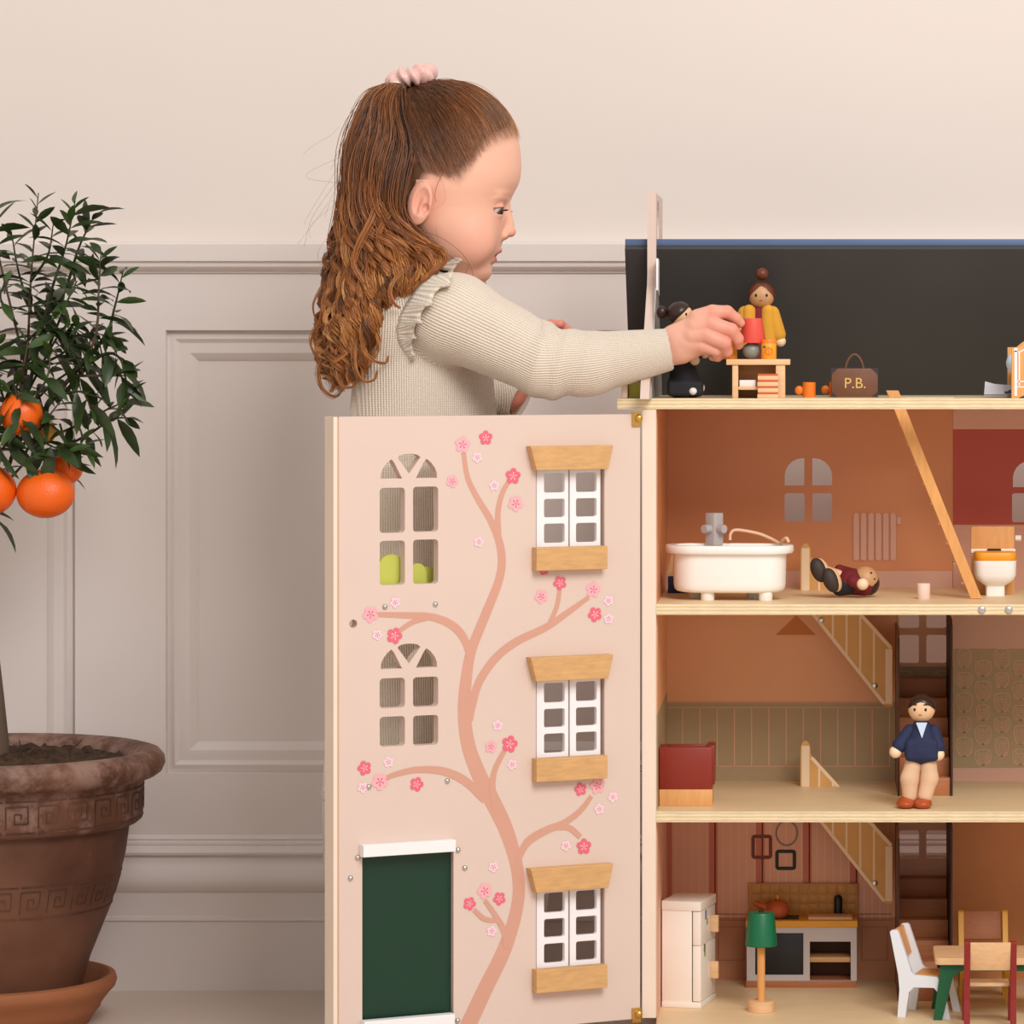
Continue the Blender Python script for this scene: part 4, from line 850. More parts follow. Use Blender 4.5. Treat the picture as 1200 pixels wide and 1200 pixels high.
# stray wisps
def wisps(n, M=20):
    t = RNG.uniform(.55, 1, n); st = np.stack([RNG.uniform(395, 520, n), -RNG.uniform(10, 80, n), RNG.uniform(150, 330, n)], 1); st = push_out(st, 4); s = np.linspace(0, 1, M)[None, :, None]
    dirv = np.stack([RNG.normal(-14, 16, n), RNG.normal(0, 10, n), RNG.uniform(30, 95, n)], 1)[:, None]; cur = RNG.normal(0, 9, (n, 1, 3))*np.sin(s*RNG.uniform(3, 7, n)[:, None, None]+RNG.uniform(0, 6, n)[:, None, None]); cur = cur-cur[:, :1]
    return push_out(st[:, None]+dirv*s+cur, 4), hcol(2.2+RNG.normal(0, .5, (n, 1))*np.ones((1, M)))
p3, c3 = wisps(90); r3 = np.full(p3.shape[:2], .17)
TC = [([(462, -70, 330), (448, -96, 358), (436, -104, 385), (440, -106, 410), (452, -106, 423), (464, -106, 425), (467, -106, 417)], 12, 1.1), ([(440, -80, 370), (428, -96, 400), (428, -104, 428), (438, -106, 445), (450, -106, 444), (454, -106, 434)], 14, 1.2), ([(486, -112, 318), (474, -122, 332), (471, -124, 346), (476, -124, 358), (482, -122, 362)], 14, 1.2),
      ([(392, -20, 318), (378, -16, 338), (369, -14, 358), (374, -14, 376), (388, -16, 382)], 7, .8), ([(384, -20, 372), (369, -20, 392), (368, -20, 408), (378, -24, 420), (392, -24, 416)], 12, 1.2), ([(398, -40, 410), (380, -44, 428), (382, -44, 452), (398, -46, 464), (410, -44, 452)], 16, 1.4), ([(420, -70, 400), (405, -76, 425), (410, -80, 450), (424, -80, 452), (428, -80, 440)], 16, 1.4), ([(455, -90, 236), (446, -98, 262), (432, -102, 290), (428, -104, 312), (440, -106, 334), (448, -108, 356)], 22, 2.0), ([(470, -92, 250), (456, -98, 276), (462, -102, 300), (478, -108, 312), (482, -110, 322)], 18, 1.6), ([(430, -80, 300), (414, -82, 330), (408, -84, 362), (422, -88, 388), (420, -90, 410), (404, -88, 424)], 20, 1.8)]
tp_, tcl = [], []
for pts, n_, w_ in TC:
    c_ = catmull(pts, 30); f_ = np.linspace(0, 1, 30)[None, :, None]; tp_.append(c_[None]+RNG.normal(0, 1, (n_, 1, 3))*w_*(1-.55*f_)+RNG.normal(0, .5, (n_, 1, 3))*np.sin(f_*6)); tcl.append(hcol(np.full((n_, 30), 2.5)+RNG.normal(0, .4, (n_, 1))))
tp_ = push_out(np.concatenate(tp_), 4); link('hair_curls', strands(tp_, np.full(tp_.shape[:2], .42), np.concatenate(tcl), GY), 'hair', girl)
def face_wisp(pts, n=24): return catmull(pts, n)
fw = np.stack([face_wisp([(500, -84, 272), (525, -84, 281), (548, -80, 298), (560, -74, 318), (560, -72, 330)]), face_wisp([(505, -86, 268), (520, -90, 286), (540, -88, 305), (556, -84, 312), (553, -80, 322)]),
               face_wisp([(512, -79, 204), (520, -80, 206), (530, -79, 200), (538, -76, 196), (550, -73, 190)]), face_wisp([(530, -78, 200), (524, -80, 212), (520, -81, 222), (518, -82, 232), (519, -82, 240)])])
cw = hcol(np.full(fw.shape[:2], 1.8)); rw = np.full(fw.shape[:2], .33)
me1 = strands(p1, r1, c1, GY); link('hair_top', me1, 'hair', girl)
me2 = strands(p2, r2, c2, GY); link('hair_loose', me2, 'hair', girl)
link('hair_wisps', strands(p3, r3, c3, GY), 'hair', girl); link('face_wisps', strands(fw, rw, cw, GY), 'hair', girl)
lsh = []
for sd in (-1, 1):
    for k in range(9):
        a = -9+18*k/8; lsh.append(catmull([(591.5-abs(a)*.28, sd*28+a, 247), (595.5-abs(a)*.32, sd*28+a*1.15, 247.8), (598.5-abs(a)*.35, sd*28+a*1.3, 246.6)], 6))
lsh = np.array(lsh); link('eyelashes', strands(lsh, np.full(lsh.shape[:2], .42), np.tile(np.array(srgb((70, 44, 30))), lsh.shape[:2]+(1,)), GY), 'hair', girl)
# scrunchie: gathered satin ring
mat('satin_pink', (228, 184, 176), .28, .05, 60, coat=.2, sheen=.3)
vs, fs = [], []; nu, nv = 120, 14; ax = Matrix.Rotation(math.radians(-14), 3, 'Y')
for i in range(nu):
    a = 2*math.pi*i/nu; R = 17+1.2*math.sin(5*a+1); 
    for j in range(nv):
        b = 2*math.pi*j/nv; r = 11+2.8*math.sin(13*a+1.7*math.sin(b))+1.6*math.sin(7*a+2*b); q = Vector(((R+r*math.cos(b))*math.cos(a)*1.02, (R+r*math.cos(b))*math.sin(a), r*.92*math.sin(b)+1.5*math.sin(3*a))); q = ax @ q
        vs.append((481+q.x, q.y, 92-q.z))
for i in range(nu):
    for j in range(nv): fs.append((i*nv+j, ((i+1) % nu)*nv+j, ((i+1) % nu)*nv+(j+1) % nv, i*nv+(j+1) % nv))
link('scrunchie', np_mesh(px2w(np.array(vs), GY), np.array(fs)), 'satin_pink', girl)
# ================================================================ little furniture and dolls
mat('porcelain', (246, 242, 238), .3, .01, coat=.2); mat('tap_grey', (178, 172, 172), .45, .03); mat('cord_pale', (232, 190, 160), .7)
mat('orange_paint', (240, 158, 36), .4, .03); mat('orange_cup', (240, 128, 40), .4, .03); mat('pink_roll', (240, 208, 196), .7, .02)
mat('sofa_red', (136, 42, 26), .4, .05); mat('sofa_base', (218, 160, 100), .5, .08, 30, stretch=(9, 4, 1))
mat('navy', (34, 42, 74), .75, .08, 60, .2, 900); mat('shirt_blue', (196, 214, 238), .7); mat('khaki', (222, 184, 150), .75, .06, 40, .15, 700); mat('shoe_tan', (176, 78, 36), .3, .06)
mat('doll_skin', (232, 190, 148), .45, .05, 40, stretch=(6, 6, 1)); mat('doll_skin_brown', (200, 152, 108), .45, .06, 40, stretch=(6, 6, 1)); mat('doll_hand', (240, 212, 178), .4, .04); mat('doll_hair_dark', (50, 32, 26), .3, .06); mat('doll_hair_brown', (104, 52, 30), .35, .08)
mat('ink', (28, 20, 18), .5); mat('mouth_red', (190, 84, 66), .5); mat('maroon', (112, 28, 34), .75, .08, 60, .2, 900); mat('black_cloth', (30, 30, 36), .7, .1, 60, .2, 900); mat('sole', (58, 46, 42), .6)
mat_bands('mustard_knit', (240, 158, 32), (255, 200, 84), 'Z', 420, .9, bump=.5, distort=3.)
mat('coral', (220, 82, 68), .45, .02); mat('lamp_grey', (136, 142, 134), .35, .03); mat('white_book', (236, 226, 222), .5); mat_bands('striped_books', (232, 200, 172), (204, 92, 66), 'Z', 34, .5)
mat('jar_print', (216, 104, 22), .5); mat('jar_leaf', (46, 92, 50), .5)
mat('case_brown', (112, 72, 52), .55, .10, 60, .1, 400); mat('case_corner', (48, 44, 46), .5); mat('gold', (216, 178, 100), .4, .03)
mat('paper_grey', (196, 192, 200), .7, .06, 200); mat('paper_white', (234, 232, 236), .7); mat('paper_ink', (60, 64, 78), .7)
mat('fridge_white', (244, 236, 226), .4, .015); mat('fridge_gap', (52, 40, 34), .8); mat('magnet_blue', (120, 132, 176), .5); mat('magnet_green', (150, 170, 70), .5); mat('magnet_purple', (96, 60, 96), .5)
mat('unit_grey', (196, 186, 184), .5, .03); mat('oven_black', (26, 24, 24), .3); mat('counter_ochre', (226, 160, 52), .5, .05, 30, stretch=(1, 5, 5)); mat('tile_ochre', (196, 140, 64), .35, .10, 60); mat('grout', (206, 156, 88), .6); mat('inner_dark', (110, 74, 52), .7)
mat('terracotta_red', (196, 92, 54), .5, .04); mat('black_paint', (26, 24, 26), .4); mat('shade_green', (10, 104, 66), .4, .04)
mat('table_green', (18, 92, 56), .4, .05); mat('chair_white', (228, 232, 240), .4, .02); mat('chair_red', (140, 36, 34), .4, .05); mat('chair_yellow', (232, 168, 48), .4, .04)
mat('stool_white', (232, 228, 222), .35, .01)
S_ = lambda Y: Y/F
def doll_face(root, c, r, Y, yaw=0., brow=True):
    """two painted eyes, brows and a mouth on the front of a wooden head"""
    M = Matrix.Rotation(yaw, 3, 'Z')
    def at(a, b, k=1.0): 
        v = Vector((math.sin(a)*math.cos(b), -math.cos(a)*math.cos(b), math.sin(b))); return Vector(c)+(M @ v)*r*k, M @ v
    def dot(name, a, b, sx, sz, m):
        p, n = at(a, b, 1.0); R = n.to_track_quat('Y', 'Z').to_matrix().to_4x4(); ball(name, p, (sx, r*.03, sz), m, root, 6, R)
    for s in (-1, 1): dot('eye', s*.42-.03, -.02, r*.10, r*.12, 'ink')
    dot('mouth', -.02, -.42, r*.16, r*.045, 'mouth_red')
    if brow:
        for s in (-1, 1): dot('eyebrow', s*.45-.03, .34, r*.22, r*.06, 'doll_hair_dark')
# --- doll man with navy jumper on the middle floor
Y = 3.885; dm = thing('toy_doll', 'wooden doll man in navy jumper and khaki trousers standing by the middle stairs', 'doll', tuple(P(1078, 945, Y)))
def B(name, prims, k, m, root, Yr, res=1.0): return blob(name, prims, k, Yr, m, root, res)
def E(u, v, d, r, M=None): return ('el', (u, d, v), r if hasattr(r, '__len__') else (r, r, r)) + ((M,) if M is not None else ())
def RC(a, b, ra, rb): return ('rc', (a[0], a[2], a[1]), (b[0], b[2], b[1]), ra, rb)
hd = P(1080, 830, Y); hr = 16*S_(Y)
ball('head', hd, (hr*1.0, hr, hr*1.02), 'doll_skin', dm, 14); doll_face(dm, hd, hr, Y, -.12)
def hair_cap(root, c, r, m, drop_front=.35, drop_back=-.6, name='hair', yaw=0., fringe=.12, parts=0.):
    """painted hair: a shell over the crown that ends in a hairline"""
    vs, fs = [], []; n, k = 36, 9
    for i in range(n):
        a = 2*math.pi*i/n; f = (.5+.5*math.cos(a))**2.2      # 1 at +X of local frame = front
        lim = drop_front*f+drop_back*(1-f)+fringe*math.exp(-((a if a < math.pi else a-2*math.pi)/.35)**2)
        for j in range(k):
            b = math.pi/2-(math.pi/2-lim)*j/(k-1); w = 1.045 if j < k-1 else 1.0; vs.append(Vector((math.cos(b)*math.cos(a), math.cos(b)*math.sin(a), math.sin(b)))*w)
    for i in range(n):
        for j in range(k-1): fs.append((i*k+j, i*k+j+1, ((i+1) % n)*k+j+1, ((i+1) % n)*k+j))
    R = Matrix.Rotation(yaw-math.pi/2, 3, 'Z'); me = mesh([Vector(c)+(R @ v)*r for v in vs], fs, True); return link(name, me, m, root)
hair_cap(dm, hd, hr, 'doll_hair_dark', .42, -.35, yaw=-.1); 
B('jumper', [RC((1080, 854, 0), (1080, 866, 0), 12, 16), RC((1080, 866, 0), (1080, 878, 0), 16, 18), ('bx', (1080, 0, 878), (20, 16.5, 13), 6)], 4, 'navy', dm, Y)
for a, b, h in (((1066, 856, 0), (1054, 873, -6), (1049.5, 881, -7)), ((1094, 856, 0), (1099, 874, -6), (1099.5, 884, -7))):
    B('sleeve', [RC(a, b, 7.5, 8.8)], 2, 'navy', dm, Y); ball('hand', P(h[0], h[1], Y+h[2]*S_(Y)), 7.4*S_(Y), 'doll_hand', dm, 10)
plate('shirt_front', [[(-6.5*S_(Y), 0), (6.5*S_(Y), 0), (.3*S_(Y), -18*S_(Y))][::-1]], .0015, basis(P(1080, 847, Y-13.0*S_(Y)), (1, 0, 0), (0, .22, 1), (0, -1, .22)), 'shirt_blue', dm)
for a, b, c in (((1070, 896, 0), (1066, 912, -2), (1066, 932, -2)), ((1088, 896, 0), (1089, 912, 0), (1084, 932, -3))):
    B('trouser_leg', [RC(a, b, 10, 10.2), RC(b, c, 10.2, 8.8)], 4, 'khaki', dm, Y)
for u, v in ((1061, 940.5), (1081, 941)): B('shoe', [E(u, v, -8, (11, 14, 6)), E(u+1, v-2, -2, (9, 9, 7))], 3, 'shoe_tan', dm, Y)
# --- doll woman with bun in the attic
Y = 3.985; dw = thing('toy_doll', 'wooden doll woman with brown bun and mustard knit cardigan behind attic bedside table', 'doll', tuple(P(890, 464, Y)))
hd = P(892.5, 346, Y); hr = 15.4*S_(Y); ball('head', hd, hr, 'doll_skin_brown', dw, 14); doll_face(dw, hd, hr, Y, .02, False); hair_cap(dw, hd, hr, 'doll_hair_brown', .5, -.75, yaw=.0, fringe=.25)
ball('hair_bun', P(893, 321, Y), (8*S_(Y), 8*S_(Y), 7.5*S_(Y)), 'doll_hair_brown', dw)
B('blouse', [RC((889, 366, 0), (889, 400, 0), 9, 13)], 2, 'maroon', dw, Y); B('skirt', [RC((889, 405, 0), (889, 452, 0), 15, 20), ('bx', (889, 0, 448), (20, 15, 14), 5)], 5, 'maroon', dw, Y)
for s in (-1, 1):
    B('cardigan_front', [RC((889+s*11, 365, -5), (889+s*12, 402, -8), 8, 9)], 2, 'mustard_knit', dw, Y); B('sleeve', [RC((889+s*16, 367, -1), (889+s*21 if s < 0 else 912, 392, -4), 8.5, 9)], 2, 'mustard_knit', dw, Y)
    ball('hand', P(889+s*25.5, 400, Y-.004), 6.5*S_(Y), 'doll_hand', dw, 10); B('shoe', [E(889+s*8, 461, -8, (6.5, 9, 3.6))], 2, 'ink', dw, Y)
# --- dark-haired doll in black sitting at the left attic wall
Y = 3.915; db = thing('toy_doll', 'wooden doll with dark hair bun, black clothes and white shoes sitting behind the hand', 'doll', tuple(P(800, 466, Y)))
hd = P(797, 368, Y); hr = 14.5*S_(Y); ball('head', hd, hr, 'doll_skin', db, 14); hair_cap(db, hd, hr*1.02, 'doll_hair_dark', .45, -.9, yaw=1.05); ball('hair_bun', P(775.5, 366, Y), (6.5*S_(Y), 6.5*S_(Y), 8*S_(Y)), 'doll_hair_dark', db); doll_face(db, hd, hr, Y, 1.0, False)
B('dress', [RC((798, 388, 0), (797, 414, 0), 10, 14), RC((798, 420, -2), (803, 450, -6), 13, 19), ('bx', (804, -8, 455), (21, 20, 9), 4)], 6, 'black_cloth', db, Y)
for a, b in (((808, 396, -4), (815, 418, -8)), ((788, 396, 6), (822, 412, 4))): B('sleeve', [RC(a, b, 7, 7)], 2, 'black_cloth', db, Y)
ball('hand', P(814, 422, Y-.010), 6.2*S_(Y), 'doll_hand', db, 10); ball('hand', P(826, 415, Y-.002), 5*S_(Y), 'doll_hand', db, 10)
for u, v, d in ((813, 458, -22), (820, 455.5, -14)): B('shoe', [E(u, v, d, (6, 9, 5.5)), E(u+1, v-3, d+2, (4.5, 5, 5))], 3, 'white_paint', db, Y)
# --- doll lying on its back on the bath floor
Y = 3.955; dl = thing('toy_doll', 'wooden doll in maroon jacket lying on the bathroom floor with dark shoe soles up', 'doll', tuple(P(995, 699, Y)))
Rt = np.array(rotm('Y', -24))
for u, v, d in ((960, 667.5, -6), (974, 679, -12)):
    B('shoe', [('el', (u+3, d, v), (8.5, 10, 14.5), rotm('Y', 22))], 2, 'doll_skin', dl, Y); B('shoe_sole', [('el', (u-.5, d-4.5, v), (9.2, 8.4, 15), rotm('Y', 22))], 1, 'sole', dl, Y)
B('legs', [RC((966, 668, 0), (988, 676, 4), 5.5, 6.5), RC((980, 681, -4), (992, 686, 2), 6, 7)], 2, 'doll_skin', dl, Y); B('skirt', [RC((985, 687, 0), (996, 684, 0), 11.5, 13)], 3, 'black_cloth', dl, Y)
B('jacket', [RC((996, 682, 2), (1013, 684, 4), 15, 14.2), RC((984, 668, 10), (1000, 676, 6), 6, 9)], 5, 'maroon', dl, Y); B('sleeve', [RC((1000, 680, -12), (1008, 684, -15), 7.5, 7.5)], 2, 'maroon', dl, Y)
hd = P(1014, 679, Y+.004); hr = 15.5*S_(Y); ball('head', hd, hr, 'doll_skin_brown', dl, 14); ball('hand', P(1011, 684.5, Y-.0205), 7*S_(Y), 'doll_hand', dl, 10)
B('hair', [('el', (1019, 7, 684), (12, 14, 14))], 1, 'doll_hair_dark', dl, Y); ball('eye', hd+Vector((.006, -.0105, .0075)), .0011, 'ink', dl, 6); ball('eye', hd+Vector((.0095, -.0098, .001)), .0011, 'ink', dl, 6)
# ---------------------------------------------------------------- attic things
AZ = Z3
def X(u, Y): return (u-PU)/F*Y
def Z(v, Y): return CAMZ-(v-PV)/F*Y
Y0 = 3.856; st = thing('bedside_table', 'small wooden bedside table with one shelf at the attic edge', 'table', (X(888, Y0), Y0+.022, AZ))
t0 = Z(421, Y0); box('top', X(851, Y0), X(926, Y0), Y0, Y0+.046, t0-.0058, t0, 'beech_light', st)
box('side_panel', X(858, Y0), X(865, Y0), Y0+.002, Y0+.044, AZ, t0-.0058, 'beech_light', st); box('side_panel', X(909, Y0), X(920, Y0), Y0+.002, Y0+.044, AZ, t0-.0058, 'beech_light', st)
box('shelf', X(865, Y0), X(909, Y0), Y0+.003, Y0+.042, Z(457, Y0), Z(453, Y0), 'beech_light', st); box('back_panel', X(865, Y0), X(909, Y0), Y0+.040, Y0+.043, AZ, t0-.0058, 'beech', st)
sh = Z(453, Y0); o = box('book', X(866.5, Y0), X(885.5, Y0), Y0+.004, Y0+.032, sh, sh+.0066, 'white_book', None, .0004); tag(o, 'flat white book lying on the bedside table shelf', 'book')
nb = 4; zb = AZ
Y1 = 3.8515
bk0, bk1 = X(887.5, Y1), X(912, Y1)
hb = (Z(438, Y1)-AZ)/4
bl = thing('toy_books', 'cream toy book block with red stripes against the bedside table', 'books', (X(900, Y1), Y1, AZ))
for i in range(4):
    box('book', bk0+.0004*(i % 2), bk1, Y1, Y1+.0042, zb+hb*i, zb+hb*(i+1)-.0021, 'beech_light', bl, .0003); box('red_spine', bk0+.0006, bk1-.0003, Y1+.0002, Y1+.0042, zb+hb*(i+1)-.0021, zb+hb*(i+1), 'coral' if False else 'terracotta_red', bl, 0)
Yl = 3.884; lp = thing('toy_lamp', 'coral toy lamp with round grey base held by the child', 'lamp', tuple(P(881.5, 421, Y0))); lp.location = (X(881.5, Yl), Yl, t0); XF[lp.name] = Matrix.Translation(lp.location)
def up(v): return Z(v, Yl)
ball('base', (X(881, Yl), Yl, t0+.0088), (.0095, .0095, .0088), 'lamp_grey', lp); c = (X(882, Yl), Yl, 0); s = S_(Yl)
lathe('shade', [(0, up(373)), (10*s, up(373)), (11.2*s, up(374)), (15.6*s, up(400.5)), (15*s, up(402)), (13.5*s, up(401.5)), (0, up(398))], 'coral', lp, c, 32)
tube('stem', [(c[0], Yl, t0+.012), (c[0], Yl, up(396))], .002, 'lamp_grey', lp)
def jar(u0, u1, vb, vt, Yj, label):
    cx = X((u0+u1)/2, Yj); r = (u1-u0)/2*S_(Yj); h = (vb-vt)*S_(Yj); zb = t0
    j = thing('marmalade_jar', label, 'jar', (cx, Yj, zb), 0, 'orange jars on bedside table')
    lathe('jar_body', [(0, 0), (r*.96, 0), (r, .0006), (r, h*.80), (r*.97, h*.82), (0, h*.82)], 'orange_paint', j, (0, 0, 0), 28, world=False); lathe('lid', [(0, h*.82), (r*1.01, h*.82), (r*1.01, h-.0004), (r*.98, h), (0, h)], 'orange_cup', j, (0, 0, 0), 28, world=False)
    vs, fs = [], []
    for rr0, w, nn in ((.0042, .0009, 20),):
        for i in range(nn):
            a = 2*math.pi*i/nn
            for q in (rr0-w, rr0): x = q*math.cos(a); z = h*.40+q*math.sin(a); th = x/r; vs.append(((r+.0003)*math.sin(th), -(r+.0003)*math.cos(th), z))
        for i in range(nn): k = (i+1) % nn; fs.append((2*i, 2*i+1, 2*k+1, 2*k))
    for a in range(3):
        t = a*math.pi/3+.5; o_ = len(vs)
        for q, w in ((-.003, .0003), (-.003, -.0003), (.003, -.0003), (.003, .0003)): x = q*math.cos(t)-w*math.sin(t); z = h*.40+q*math.sin(t)+w*math.cos(t); th = x/r; vs.append(((r+.0003)*math.sin(th), -(r+.0003)*math.cos(th), z))
        fs.append((o_, o_+1, o_+2, o_+3))
    link('orange_print', mesh(vs, fs), 'jar_print', j, False); th = -.55; ball('leaf_print', ((r)*math.sin(th), -(r)*math.cos(th), h*.63), (.0018, .0006, .0014), 'jar_leaf', j, 6, world=False)
    return j
jar(892, 910, 421, 398, 3.874, 'orange jar with lid on right side of the attic bedside table'); jar(845.5, 864, 422, 403, 3.890, 'orange jar half hidden under the child fingers on bedside table')
def cup(u0, u1, vt, vb, Yc, hu, label):
    cx = X((u0+u1)/2, Yc); r = (u1-u0)/2*S_(Yc); h = (vb-vt)*S_(Yc); j = thing('toy_cup', label, 'cup', (cx, Yc, AZ), 0, 'orange cups in the attic')
    lathe('cup_body', [(0, 0), (r*.97, 0), (r, .0005), (r, h-.0003), (r*.96, h), (r*.85, h-.0003), (r*.8, .003), (0, .003)], 'orange_cup', j, (0, 0, 0), 28, world=False); ball('handle', ((hu-(u0+u1)/2)*S_(Yc), 0, h*.46), (.0046, .003, .0048), 'orange_cup', j, 10, world=False)
cup(940.5, 955.8, 446, 463.5, 3.945, 936.5, 'orange toy cup with round handle, standing alone left of the suitcase'); cup(972, 987, 446, 463.5, 3.985, 967.5, 'orange toy cup mostly hidden behind the brown suitcase')
Yk = 3.935; sc = thing('suitcase', 'small brown suitcase with gold letters P.B. and black corners', 'suitcase', (X(1001.5, Yk), Yk, AZ)); hk = Z(430, Yk)-Z(464, Yk); wk = 54.5*S_(Yk)
box('case_body', -wk/2, wk/2, 0, .020, 0, hk, 'case_brown', sc, .0008, False); box('lid_seam', -wk/2-.0002, wk/2+.0002, .009, .0098, .0003, hk+.0002, 'case_corner', sc, 0, False)
for sx in (-1, 1):
    for zz in (0, 1):
        x0 = sx*(wk/2+.0003); x1 = sx*(wk/2-.0066); za, zb_ = (-.0001, .0066) if zz == 0 else (hk+.0003, hk-.0062); pts = [(x0, za), (x1, za), (x0, zb_)]
        o = plate('corner_guard', [pts], .021, basis((0, .0203, 0), (1, 0, 0), (0, 0, 1), (0, -1, 0)), 'case_corner', sc, 0, False)
tube('handle', [(-.0095+.019*t, .008, hk-.001+.0155*math.sin(math.pi*t)**.6) for t in np.linspace(0, 1, 14)], .0012, 'case_brown', sc, 6, False)
cu = bpy.data.curves.new('t', 'FONT'); cu.body = 'P.B.'; cu.size = .0155; cu.align_x = 'CENTER'; cu.extrude = .0002; ob = bpy.data.objects.new('t', cu); me = bpy.data.meshes.new_from_object(ob); bpy.data.objects.remove(ob); bpy.data.curves.remove(cu)
me.transform(basis((.0005, -.0002, hk*.32), (1, 0, 0), (0, 0, 1), (0, -1, 0))); link('lettering', me, 'gold', sc, False)
# ladder through the attic hatch
La, Lb = (1046, 458), (1141.5, 702); ld = thing('toy_ladder', 'wooden toy ladder leaning from the bathroom floor up through the attic hatch', 'ladder', tuple(P(1146, 702, 3.935)))
for Yr in (3.927, 3.958):
    dx = 0
    pts = [(X(La[0]-7, 3.93), Z(La[1], 3.93)), (X(La[0]+7, 3.93), Z(La[1], 3.93)), (X(Lb[0]+9, 3.93), Z2+.0005), (X(Lb[0]-4, 3.93), Z2+.0005)]
    plate('rail', [pts[::-1]], .005, MXZ(Yr+.005), 'beech_tall', ld, .0004)
for i in range(10):
    t = (i+.7)/10.5; u = La[0]+(Lb[0]-La[0])*t-1; v = La[1]+(Lb[1]-La[1])*t; c = (X(u, 3.93), 0, Z(v, 3.93)); box('rung', c[0]-.0055, c[0]+.0045, 3.9325, 3.953, c[2]-.0012, c[2]+.0012, 'beech_light', ld, .0003)
# newspaper
Yn = 3.93; nw = thing('newspaper', 'folded grey toy newspaper lying on the attic floor', 'newspaper', (X(1170, Yn), Yn, AZ)); s = S_(Yn)
def sheet(name, pts, d0, d1, m):
    vs = []; 
    for u, v in pts: vs += [(X(u, Yn)-nw.location.x, d0, Z(v, Yn)-AZ), (X(u, Yn)-nw.location.x+(.002 if name == 'page' else 0), d1, Z(v, Yn)-AZ)]
    o = link(name, mesh(vs, [(2*i, 2*i+2, 2*i+3, 2*i+1) for i in range(len(pts)-1)], True), m, nw, False); md = o.modifiers.new('t', 'SOLIDIFY'); md.thickness = .0004; return o
sheet('back_page', [(1153, 463.6), (1170, 463.8), (1200, 463.8)], -.008, .03, 'paper_white'); 
vs = [(X(a, Yn)-nw.location.x, -.004, Z(b, Yn)-AZ) for a, b in ((1153, 462), (1187, 462), (1200, 462))]+[(X(a, Yn)-nw.location.x, .012, Z(b, Yn)-AZ) for a, b in ((1155, 447), (1166, 450), (1178, 451), (1200, 451.5))]
o = link('page', mesh(vs, [(0, 1, 4, 3), (1, 5, 4), (1, 2, 6, 5)]), 'paper_grey', nw, False); md = o.modifiers.new('t', 'SOLIDIFY'); md.thickness = .0004
vs = [(X(a, Yn)-nw.location.x, -.0046+k*.0155, Z(b, Yn)-AZ) for a, b, k in ((1177, 461, .06), (1200, 461, .06), (1200, 453.5, .9), (1178, 453.5, .9))]; link('picture_block', mesh(vs, [(0, 1, 2, 3)]), 'paper_ink', nw, False)
# toy bed at the right edge of the attic
Yb_ = 3.865; bd = thing('toy_bed', 'wooden toy bed end with white painted scrollwork at the right edge of attic', 'bed', (X(1225, Yb_), Yb_, AZ))
def hb_(u, v): return (X(u, Yb_)-bd.location.x, Z(v, Yb_)-AZ)
out = [hb_(1185.5, 467), hb_(1193, 467), (hb_(1200, 0)[0], .003), hb_(1212, 462), hb_(1238, 462), (hb_(1250, 0)[0], .003), hb_(1257, 467), hb_(1264.5, 467), hb_(1264.5, 407), hb_(1254, 407), hb_(1248, 402), hb_(1238, 396), hb_(1225, 394), hb_(1212, 396), hb_(1202, 402), hb_(1196, 407), hb_(1185.5, 407)]
out = [(x, max(z, 0)) for x, z in out]; Mb = basis((0, .006, 0), (1, 0, 0), (0, 0, 1), (0, -1, 0))
plate('bed_end', [out], .006, Mb, 'beech_tall', bd, .0003, False); plate('bed_end', [out], .006, basis((0, .086, 0), (1, 0, 0), (0, 0, 1), (0, -1, 0)), 'beech_tall', bd, .0003, False)
f_ = Flat()
for q in (lambda u: u, lambda u: 2450-u):
    f_.rib([hb_(q(1190.3), 464), hb_(q(1190.3), 411)], .0027); f_.poly([(hb_(q(1190.3), 410)[0]+.0020*math.cos(t), hb_(0, 410)[1]+.0022*math.sin(t)) for t in np.linspace(0, 6.28, 12, endpoint=False)])
    f_.rib([hb_(q(1194.5), 452), hb_(q(1194.5), 413)], .0013); f_.rib([hb_(q(1193), 413), hb_(q(1198), 411), hb_(q(1208), 405), hb_(1225, 402)], .0012)
f_.rib([hb_(1192, 447), hb_(1258, 447)], .0012); f_.rib([hb_(1192, 453.5), hb_(1258, 453.5)], .0012)
me = mesh([Mb @ Vector((x, y, .0063)) for x, y in f_.v], f_.f); link('scroll_print', me, 'white_paint', bd, False)
box('mattress', -.031, .031, .0065, .0795, .012, .028, 'lamp_grey', bd, .003, False); ball('pillow', (-.026, .045, .036), (.012, .016, .012), 'shirt_blue', bd, 10, world=False)
# ---------------------------------------------------------------- bath storey
Y = 3.925; tb = thing('bathtub', 'white toy bathtub on four legs with grey tap in the bathroom', 'bathtub', (X(855, Y), Y, Z2), math.radians(-5)); s = S_(Y)
def stadium(L, W, z, n=14):
    r = W/2; pts = []
    for i in range(n+1): a = -math.pi/2+math.pi*i/n; pts.append((L/2-r+r*math.cos(a), r*math.sin(a), z))
    for i in range(n+1): a = math.pi/2+math.pi*i/n; pts.append((-L/2+r+r*math.cos(a), r*math.sin(a), z))
    return pts
def loft(name, rings, m, root, cap0=True, cap1=True, world=False):
    k = len(rings[0]); vs = [p for r in rings for p in r]; fs = [(i*k+j, i*k+(j+1) % k, (i+1)*k+(j+1) % k, (i+1)*k+j) for i in range(len(rings)-1) for j in range(k)]
    if cap0: fs.append(tuple(range(k))[::-1])
    if cap1: fs.append(tuple((len(rings)-1)*k+j for j in range(k)))
    me = mesh(vs, fs, True, 50); bm = bmesh.new(); bm.from_mesh(me); bmesh.ops.recalc_face_normals(bm, faces=bm.faces); bm.to_mesh(me); bm.free(); return link(name, me, m, root, world)
zr = lambda v: Z(v, Y)-Z2; W_ = 62*s
